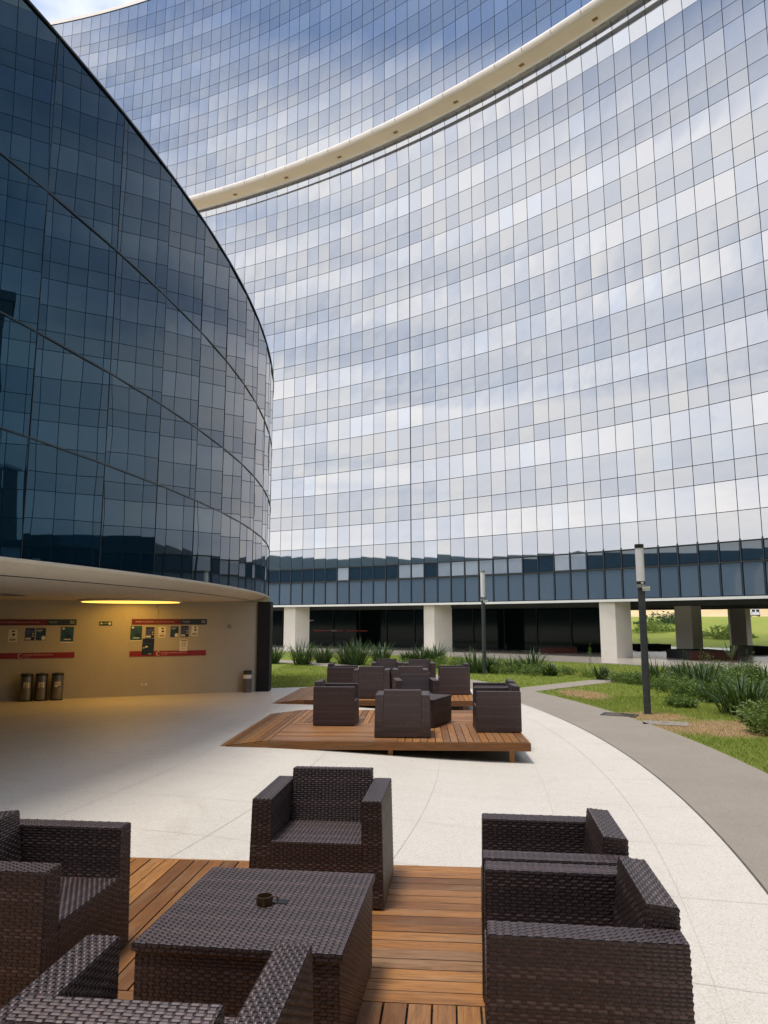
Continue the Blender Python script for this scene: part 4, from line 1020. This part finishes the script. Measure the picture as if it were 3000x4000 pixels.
g = Geo(); g.box(0.02, 0.085, 0.005, 0.055, 0.4405, 0.4455); part('dark_hole_patch', g, 'black_pier', tb)  # black plate stands in for the dark of a square hole
make_table(0.60, 12.62, -24, 0.84, 0.905, 0.44, 32, 'low square wicker table with nothing on it, on the middle deck')
ax, ay = -0.535, 3.49
at_ = thing('ashtray', 'small round bronze ashtray on the wicker table', 'ashtray', (ax, ay, DZ + 0.446))
g = Geo(); g.lathe([(0.034, 0.0), (0.037, 0.004), (0.037, 0.036), (0.033, 0.036), (0.031, 0.012), (0.0, 0.011)], 24, None, cap1=False); part('ashtray_cup', g, 'bronze', at_, True)
g = Geo(); g.tube([(0.036, 0.006, 0.03), (0.052, 0.010, 0.028), (0.058, 0.012, 0.012), (0.050, 0.010, 0.004)], 0.004, 6); part('ashtray_clip', g, 'bronze', at_)

# ================================================================== garden lamps
def lamp(u, v, h, zopal, label, tagtext, scale=1.0):
    x, y = atz(u, v, 0.0); l = thing('garden_lamp', label, 'lamp post', (x, y, 0.0), 0, 'garden lamps along the path')
    r = 0.073 * scale
    g = Geo(); g.lathe([(r * 1.25, -0.05), (r * 1.25, 0.015)], 24); part('base_plate', g, 'cast_iron', l)
    g = Geo(); g.lathe([(r, 0.0), (r, zopal - 0.12)], 32, None, flute=0.07); part('pole', g, 'lamp_pole', l)
    rc = r * 1.22
    g = Geo(); g.lathe([(rc * 0.98, zopal - 0.14), (rc * 1.02, zopal - 0.135), (rc * 1.02, zopal - 0.075), (rc * 0.95, zopal - 0.07)], 28); part('collar', g, 'galvanised', l, True)
    g = Geo(); g.lathe([(rc, zopal - 0.07), (rc, zopal)], 28); bnd = part('lower_band', g, 'lamp_cap', l, True)
    g = Geo(); g.box(-0.028, 0.028, -rc - 0.004, -rc + 0.004, zopal - 0.055, zopal - 0.02); part('band_sticker', g, 'letter_white', bnd)
    g = Geo(); g.lathe([(rc * 0.985, zopal), (rc * 0.985, h - 0.09)], 32); part('opal_tube', g, 'opal', l, True)
    g = Geo(); g.lathe([(rc * 1.04, h - 0.09), (rc * 1.06, h - 0.085), (rc * 1.06, h - 0.005), (rc * 0.9, h)], 32); part('cap', g, 'lamp_cap' if scale >= 1 else 'galvanised', l, True)
    g = Geo(); g.box(-0.085, 0.085, -0.003, 0.003, -0.046, 0.046); pl = part('number_plate', g, 'paper', l, loc=(0.075, -r - 0.03, zopal - 0.165), rot=(0, R_(-3), 0))
    for body, sz, zz_ in ((tagtext, 0.048, -0.014), ('CEMIG', 0.018, 0.028)):
        link('lettering', text_mesh(body, sz, 'letter_black', 'CENTER'), pl, (0, -0.0045, zz_), (PI / 2, 0, 0))
    return l
lamp(2530, 2789, 3.70, 2.87, 'tall garden lamp with a black cap standing in bare earth beside the grating', '187218-4', 1.04)
lamp(1893, 2634, 3.93, 2.90, 'tall garden lamp with a grey cap among strap leaf plants', '187219-1', 0.99)
# grating and cover slab in the ground
x, y = atz(2420, 2795, 0); gt = thing('drain_grating', 'rusty iron drain grating between the path and the lamp post', 'grating', (x, y, 0.002), R_(-28))
g = Geo()
g.box(-0.36, 0.36, -0.23, -0.20, 0, 0.026); g.box(-0.36, 0.36, 0.20, 0.23, 0, 0.026); g.box(-0.36, -0.33, -0.199, 0.199, 0, 0.026); g.box(0.33, 0.36, -0.199, 0.199, 0, 0.026); part('grating_frame', g, 'cast_iron', gt)
for k in range(12): g = Geo(); g.box(-0.008, 0.008, -0.199, 0.199, 0.004, 0.024); part('bar', g, 'cast_iron', gt, loc=(-0.3025 + 0.055 * k, 0, 0))
x, y = atz(2600, 2826, 0); cvr = thing('cover_slab', 'flat grey concrete cover slab sunk in the bare earth', 'slab', (x, y, 0.004), R_(-20))
g = Geo(); g.box(-0.42, 0.42, -0.30, 0.30, -0.03, 0.008); part('slab', g, 'path_concrete', cvr)
g = Geo(); g.box(-0.05, 0.05, -0.012, 0.012, 0.008, 0.014); part('lifting_bar', g, 'cast_iron', cvr)

# ================================================================== planters under the office building
def planter(u0, u1, v1, ht, depth, label, front='planter_red', plant=True, rot=0.0):
    x0, y0 = atz(u0, v1, 0.05); x1, _ = atz(u1, v1, 0.05); wdt = x1 - x0
    p = thing('planter', label, 'planter', ((x0 + x1) / 2, y0 + depth / 2, 0.05), rot, 'long box planters under the office building')
    h = wdt / 2; d = depth / 2
    for (nm, a_, b_, c_, d_, m) in (('panel', -h, h, -d, -d + .05, front), ('panel', -h, h, d - .05, d, 'planter_dark'), ('panel', -h, -h + .05, -d + .0505, d - .0505, 'planter_dark'), ('panel', h - .05, h, -d + .0505, d - .0505, 'planter_dark')):
        g = Geo(); g.box(a_, b_, c_, d_, 0.0, ht); part(nm, g, m, p)
    g = Geo(); g.box(-h + .0505, h - .0505, -d + .0505, d - .0505, 0.0, ht - 0.06); part('soil', g, 'soil', p)
    g = Geo(); g.box(-h - .02, h + .02, -d - .02, -d + .06, ht + .0005, ht + 0.03); part('coping', g, 'planter_dark', p)
    return p
planter(2700, 2880, 2580, 0.45, 3.2, 'long red brown box planter between the dark columns')
planter(2490, 2622, 2540, 0.38, 2.0, 'dark box planter between the pale column and a dark column', 'planter_dark')
planter(2945, 3060, 2556, 0.42, 3.0, 'dark box planter behind the column under the building end', 'planter_dark')
planter(2112, 2255, 2552, 0.36, 1.6, 'low red box planter in front of the dark lobby glass')

# ================================================================== plants
class Leafer:
    def __init__(s, seed): s.g = Geo(); s.r = random.Random(seed)
    def blade(s, base, az, l, lean, wd, bend, tone, segs=4):
        x, y, z = base; vv = []; d = Vector((math.cos(az), math.sin(az), 0)); sd = Vector((-math.sin(az), math.cos(az), 0))
        p = Vector((x, y, z)); ang = lean
        for k in range(segs + 1):
            t = k / segs; wv = wd * (0.55 + 0.9 * t) * (1 - t) ** 0.7 if t > 0 else wd * 0.5
            wv = max(wv, wd * 0.02); q = sd * wv
            vv += [tuple(p - q), tuple(p + q)]
            p = p + (d * math.sin(ang) + Vector((0, 0, math.cos(ang)))) * (l / segs); ang += bend / segs
        s.g.add(vv, [(2 * k, 2 * k + 1, 2 * k + 3, 2 * k + 2) for k in range(segs)], None, (tone, tone, tone))
    def leaf(s, p, n_, l, wd, tone):
        a = n_; d = Vector(a).normalized(); u = d.cross(Vector((s.r.gauss(0, 1), s.r.gauss(0, 1), s.r.gauss(0, 1)))).normalized()
        P = Vector(p); s.g.add([P, P + d * l * 0.5 + u * wd, P + d * l, P + d * l * 0.5 - u * wd], [(0, 1, 2, 3)], None, (tone,) * 3)
def strap_clump(x, y, z, h, rad, n, seed, label, mat='strap_leaf', grp='strap leaf clumps on the lawn', wd=0.034):
    lf = Leafer(seed); r = lf.r
    for k in range(n):
        a = r.uniform(0, 2 * PI); rr = rad * 0.45 * math.sqrt(r.random()); ln = r.uniform(0.55, 1.12) * h
        lf.blade((rr * math.cos(a), rr * math.sin(a), 0), a + r.gauss(0, 0.5), ln, r.uniform(0.05, 0.75), wd * r.uniform(0.7, 1.3), r.uniform(0.2, 1.15), r.random())
    o = thing('strap_leaf_plant', label, 'plant', (x, y, z), 0, grp)
    tag(part('leaves', lf.g, mat, o, False, True), kind='stuff')
    g = Geo(); g.lathe([(rad * 0.16, -0.02), (rad * 0.20, 0.04), (rad * 0.1, 0.10)], 10); part('crown', g, mat, o, True, True)
    return o
def weed_bush(x, y, z, h, rad, n, seed, label, mat='weed_leaf', grp='leafy weeds on the lawn'):
    lf = Leafer(seed); r = lf.r; st = Geo()
    ns = max(5, n // 36)
    for k in range(ns):
        a = r.uniform(0, 2 * PI); rr = rad * math.sqrt(r.random()) * 0.8; hh = h * r.uniform(0.45, 1.0) * (1 - 0.35 * rr / rad)
        bx, by = rr * math.cos(a), rr * math.sin(a); tx, ty = bx + r.gauss(0, 0.09), by + r.gauss(0, 0.09)
        st.tube([(bx, by, -0.01), ((bx + tx) / 2, (by + ty) / 2, hh * 0.5), (tx, ty, hh)], [0.005, 0.004, 0.002], 4)
        for q in range(n // ns):
            t = r.random() ** 0.7; p = (bx + (tx - bx) * t + r.gauss(0, 0.05), by + (ty - by) * t + r.gauss(0, 0.05), max(0.02, hh * t + r.gauss(0, 0.03)))
            lf.leaf(p, (r.gauss(0, 1), r.gauss(0, 1), r.uniform(-0.3, 1.0)), r.uniform(0.05, 0.12), r.uniform(0.010, 0.022), min(1, max(0, r.gauss(0.5, 0.28))))
    o = thing('weed_bush', label, 'plant', (x, y, z), 0, grp); tag(part('foliage', lf.g, mat, o, False, True), kind='stuff'); tag(part('stems', st, mat, o, False, True), kind='stuff'); return o
def seed_stalk(x, y, h, seed, label):
    r = random.Random(seed); st = Geo(); lf = Leafer(seed)
    o = thing('seeding_grass', label, 'plant', (x, y, 0), 0, 'tall seeding grass stalks')
    for k in range(r.randint(2, 4)):
        bx, by, lx, ly = r.gauss(0, .05), r.gauss(0, .05), r.gauss(0, .12), r.gauss(0, .12); hh = h * r.uniform(.7, 1.05)
        st.tube([(bx, by, -0.01), (bx + lx * .4, by + ly * .4, hh * .55), (bx + lx, by + ly, hh)], [0.005, 0.004, 0.002], 4)
        for q in range(14):
            t = r.uniform(0.45, 1.0); lf.leaf((bx + lx * t + r.gauss(0, .015), by + ly * t + r.gauss(0, .015), hh * t), (r.gauss(0, 1), r.gauss(0, 1), 0.6), r.uniform(.04, .09), .010, r.random())
    part('stalk', st, 'weed_leaf', o, False, True); part('seed_head', lf.g, 'weed_leaf', o, False, True); return o
SLG = 'dark green strap leaf clump '
far_row = [  # px of the foot, height, radius, label
    (1062, 2592, 1.05, .7, 'partly hidden behind the black pier'), (1182, 2597, 1.15, .85, 'in front of the first pale column'), (1262, 2590, .95, .65, 'small one beside the first pale column'),
    (1352, 2595, 1.05, .8, 'second from the first pale column'), (1392, 2598, 1.25, .8, 'tall one midway between two pale columns'), (1488, 2588, 1.0, .85, 'behind two armchairs with their backs to the lawn'),
    (1590, 2590, .6, .5, 'small one close to the middle pale column'), (1645, 2590, .85, .7, 'beside the middle pale column'), (1700, 2592, 1.0, .7, 'hiding the foot of the middle pale column')]
for k, (u, v, h, rad, lab) in enumerate(far_row):
    x, y = atz(u, v, 0.0); strap_clump(x, y, floor_z(x, y), h * 1.05, rad * 1.05, 140, 100 + k, SLG + lab)
near_row = [(1860, 2630, 1.0, .62, 'at the foot of the grey capped lamp'), (1925, 2628, .8, .5, 'just right of the grey capped lamp post'), (2005, 2625, .75, .55, 'among weeds next to the grey capped lamp'),
    (2082, 2628, 1.05, .65, 'tallest between the two lamps'), (2150, 2640, .62, .5, 'low one near the branch path'), (2352, 2655, .55, .42, 'single small one in the grass near the branch path'),
    (2560, 2680, .85, .6, 'beside the black capped lamp post'), (2680, 2685, .9, .6, 'in the weed bed behind the black capped lamp'), (2745, 2705, 1.05, .75, 'in the middle of the weed bed'),
    (2640, 2665, .7, .5, 'low one at the back of the weed bed'), (2900, 2660, .8, .6, 'at the rear edge of the weed bed'), (2990, 2690, 1.0, .7, 'at the far end of the weed bed')]
for k, (u, v, h, rad, lab) in enumerate(near_row):
    x, y = atz(u, v, 0.0); strap_clump(x, y, 0.0, h * 0.95, rad, 100, 200 + k, SLG + lab)
x, y = atz(2905, 2790, 0); strap_clump(x, y, 0, 0.98, 1.0, 170, 301, 'big arching dark strap leaf clump at the front of the weed bed', wd=0.030)
x, y = atz(2800, 2745, 0); strap_clump(x, y, 0, 0.75, .6, 90, 302, SLG + 'beside the big arching clump', wd=0.02)
x, y = atz(2295, 2645, 0); strap_clump(x, y, 0, 0.62, .55, 110, 303, 'yellow green grassy tuft standing alone on the lawn', 'pale_leaf', 'grassy tufts', 0.012)
WD = 'leafy green weed bush '
weeds = [(1760, 2610, .7, .8), (1800, 2612, .6, .6), (1960, 2632, .5, .7), (2040, 2635, .55, .7), (2110, 2640, .5, .6), (2200, 2635, .35, .5), (2440, 2665, .4, .6), (2500, 2672, .45, .6),
    (2600, 2690, .55, .7), (2640, 2705, .6, .7), (2700, 2720, .55, .6), (2690, 2665, .7, .9), (2760, 2665, .75, .9), (2830, 2668, .8, .9), (2900, 2680, .8, .9), (2960, 2690, .85, .9), (2850, 2720, .7, .7), (2780, 2740, .55, .55),
    (2955, 2740, .7, .7), (2990, 2830, .55, .55), (2960, 2800, .5, .5), (2660, 2760, .28, .4), (3030, 2870, .5, .6), (2990, 2760, .7, .6), (1690, 2612, .5, .6), (1590, 2604, .4, .6)]
for k, (u, v, h, rad) in enumerate(weeds):
    x, y = atz(u, v, 0); far = y > 26
    lab = WD + ('among the strap leaf clumps along the pavement' if u < 2250 else 'in the bed behind the black capped lamp' if u < 2620 else 'filling the dense weed bed beside the big arching clump')
    weed_bush(x, y, floor_z(x, y), h, rad, 700 if far else 1500, 400 + k, lab, 'weed_leaf', 'weeds along the pavement' if u < 2250 else 'weeds near the black capped lamp' if u < 2620 else 'weeds of the dense bed')
for k, (u, v, h) in enumerate([(1770, 2600, 1.0), (1840, 2600, .9), (2310, 2610, 1.0), (2680, 2680, 1.2), (2735, 2660, 1.35), (2790, 2660, 1.1), (2850, 2665, 1.0), (2930, 2670, 1.1), (2760, 2690, 1.1), (2980, 2690, 1.0)]):
    x, y = atz(u, v, 0); seed_stalk(x, y, h, 500 + k, 'tall thin seeding grass stalk rising above the weeds' if u > 2350 else 'tall thin seeding grass stalk on the lawn by the pavement')
for (u, v, z_) in ((2530, 2530, 0.36), (2862, 2571, 0.42)):
    x, y = atz(u, v, z_); strap_clump(x, y + .2, z_ + 0.03, 0.8, .3, 16, int(u), 'sparse upright plant growing in the ' + ('dark box planter by the pale column' if u < 2600 else 'red brown box planter'), grp='sparse planter plants', wd=0.045)
# shrubs on the far grass slope
for k, (u, v, h, rad) in enumerate([(2590, 2440, 1.4, 3.0), (2650, 2432, 1.1, 2.0), (2560, 2470, 1.0, 2.2), (2830, 2490, 1.0, 2.4), (2870, 2495, .9, 1.8)]):
    zz_ = 1.9 if v < 2450 else 0.9; x, y = atz(u, v, zz_ if zz_ < 1.95 else 1.9)
    lo_, hi_ = 50.0, 110.0; d = ray(u, v)
    for t in np.arange(56, 100, 0.5):
        px_, py_ = d[0] / d[1] * t, t
        if terrain_height(px_, py_) >= EYE + d[2] / d[1] * t: break
    lf = Leafer(700 + k); r = lf.r
    for q in range(900):
        a = r.uniform(0, 2 * PI); rr = rad * math.sqrt(r.random()); zz2 = h * (1 - (rr / rad) ** 2) * r.random()
        lf.leaf((rr * math.cos(a), rr * math.sin(a) * .6, zz2), (r.gauss(0, 1), r.gauss(0, 1), 0.6), r.uniform(.15, .4), r.uniform(.03, .08), r.random())
    o = thing('slope_shrub', ('dark spreading shrub' if k in (0, 1) else 'yellow green grass tussock') + ' on the sunny slope beyond the ' + ('pale column' if k < 3 else 'dark columns'), 'shrub', (px_, py_, terrain_height(px_, py_)), 0, 'shrubs on the far slope')
    part('foliage', lf.g, 'strap_leaf' if k in (0, 1) else 'pale_leaf', o, False, True)

# grass blades
def grass(name, pts, hmin, hmax, wd, mat, label, seed):
    r = np.random.default_rng(seed); n = len(pts); a = r.uniform(0, 2 * PI, n); h = r.uniform(hmin, hmax, n); ln = r.uniform(0.1, 0.75, n) * h
    x, y, z = pts.T; sx, sy = np.cos(a) * wd, np.sin(a) * wd; b = r.uniform(0, 2 * PI, n)
    V = np.empty((n, 3, 3), np.float32)
    V[:, 0] = np.stack([x - sx, y - sy, z], 1); V[:, 1] = np.stack([x + sx, y + sy, z], 1); V[:, 2] = np.stack([x + np.cos(b) * ln, y + np.sin(b) * ln, z + h], 1)
    me = bpy.data.meshes.new(name); me.vertices.add(n * 3); me.vertices.foreach_set('co', V.ravel()); me.loops.add(n * 3); me.loops.foreach_set('vertex_index', np.arange(n * 3, dtype=np.int32))
    me.polygons.add(n); me.polygons.foreach_set('loop_start', np.arange(0, n * 3, 3, dtype=np.int32)); me.polygons.foreach_set('loop_total', np.full(n, 3, np.int32))
    at = me.color_attributes.new('tone', 'FLOAT_COLOR', 'POINT'); t = np.clip(r.normal(.5, .25, n) + 0.25 * np.sin(x * 1.3) * np.sin(y * .9), 0, 1); c = np.ones((n, 3, 4), np.float32); c[:, :, :3] = t[:, None, None]
    at.data.foreach_set('color', c.ravel()); me.materials.append(MATS[mat]); me.update(calc_edges=True)
    return tag(link(name, me), label, 'grass', kind='stuff')
def lawn_points(n, x0, x1, y0, y1, seed, keep_bare=False):
    r = np.random.default_rng(seed); p = np.stack([r.uniform(x0, x1, n), r.uniform(y0, y1, n)], 1)
    rp_ = np.hypot(p[:, 0] - PX, p[:, 1] - PY); rho = np.hypot(p[:, 0] - CX, p[:, 1] - CY)
    edge = np.where(p[:, 0] > -3.3, 19.9 + (p[:, 0] + 3.3) * .40, 19.9) + 0.02
    ok = (rho < RF - 4.42) & ((rp_ > PRO + r.exponential(0.03, n)) | ((rp_ < PRI - 0.07) & (p[:, 1] > edge) & (p[:, 0] > -4.5)))
    # keep off the branch path
    q = p - np.array(b0); t = (q @ np.array(dv)) / dv.length_squared; off = q @ np.array(nrm) ; bend = 0.4 * t * (t - 1)
    ok &= ~((t > -0.15) & (t < 2.25) & (np.abs(off + bend * (-nrm.x) ) < 0.55))
    d = np.full(n, 9.0)
    for (cx_, cy_, rx, ry) in BARE: d = np.minimum(d, ((p[:, 0] - cx_) / rx) ** 2 + ((p[:, 1] - cy_) / ry) ** 2)
    patch = 0.5 + 0.5 * np.sin(p[:, 0] * 2.1 + 1.3 * np.sin(p[:, 1] * 1.7)) * np.sin(p[:, 1] * 1.9 + np.sin(p[:, 0] * 2.7))
    dens = np.clip((d - 0.35 - 0.3 * patch) * 1.6, 0.05, 1.0)
    ok &= (r.random(n) < dens) if not keep_bare else (r.random(n) < np.clip(1.1 - dens, 0.04, 1))
    p = p[ok]; z = np.array([floor_z(a_, b_) for a_, b_ in p]); return np.column_stack([p, z])
grass('grass', lawn_points(90000, 3.4, 11, 8.5, 20, 1), 0.025, 0.06, 0.0045, 'grass_blade', 'short green lawn grass beside the garden path', 21)
grass('grass', lawn_points(110000, -4.5, 17, 19.5, 44, 2), 0.03, 0.075, 0.009, 'grass_blade', 'green lawn grass between the plaza and the office building', 22)
grass('dry_grass', lawn_points(70000, 3.4, 12, 8.5, 24, 3, True), 0.015, 0.035, 0.004, 'dry_blade', 'dry straw coloured grass on the bare earth by the lamp', 23)

# ================================================================== far road: van and fence posts
rv = ray(2948, 2412); dist = 172.0; vx, vy = rv[0] / rv[1] * dist, dist
vn = thing('parked_van', 'white van seen from behind on the far road', 'van', (vx, vy, terrain_height(vx, vy)), R_(-20))
g = Geo(); g.hexa([(-.95, -2.4, .35), (.95, -2.4, .35), (.95, 2.4, .35), (-.95, 2.4, .35), (-.85, -2.3, 2.0), (.85, -2.3, 2.0), (.85, 1.3, 2.0), (-.85, 1.3, 2.0)]); part('body', g, 'van_white', vn)
for sx in (-.45, .45): g = Geo(); g.box(sx - .3, sx + .3, -2.42, -2.3, 1.2, 1.7); part('window', g, 'van_glass', vn)
for sx in (-.85, .85):
    g = Geo(); g.box(sx - .06, sx + .06, -2.43, -2.35, .8, 1.1); part('tail_light', g, 'van_red', vn)
    for sy in (-1.5, 1.5): g = Geo(); g.lathe([(.33, -.1), (.33, .1)], 16); part('wheel', g, 'tyre', vn, loc=(sx, sy, .33), rot=(0, PI / 2, 0))
g = Geo(); g.box(-.92, .92, -2.5, -2.38, .3, .5); part('bumper', g, 'tyre', vn)
fence = thing('wire_fence', 'thin wire fence with orange posts along the far road', 'fence', (0, 0, 0))
pts = []
for k in range(16):
    a_ = 26 + k * 1.9; x, y, _ = pol(RF + 128, a_, 0); zz_ = terrain_height(x, y); pts.append((x, y, zz_))
    g = Geo(); g.lathe([(.06, -0.1), (.06, 1.7)], 8); part('post', g, 'print_brown', fence, loc=(x, y, zz_))
for hgt in (.5, 1.0, 1.5): g = Geo(); g.tube([(p[0], p[1], p[2] + hgt) for p in pts], 0.02, 4); part('wire', g, 'fence_wire', fence)
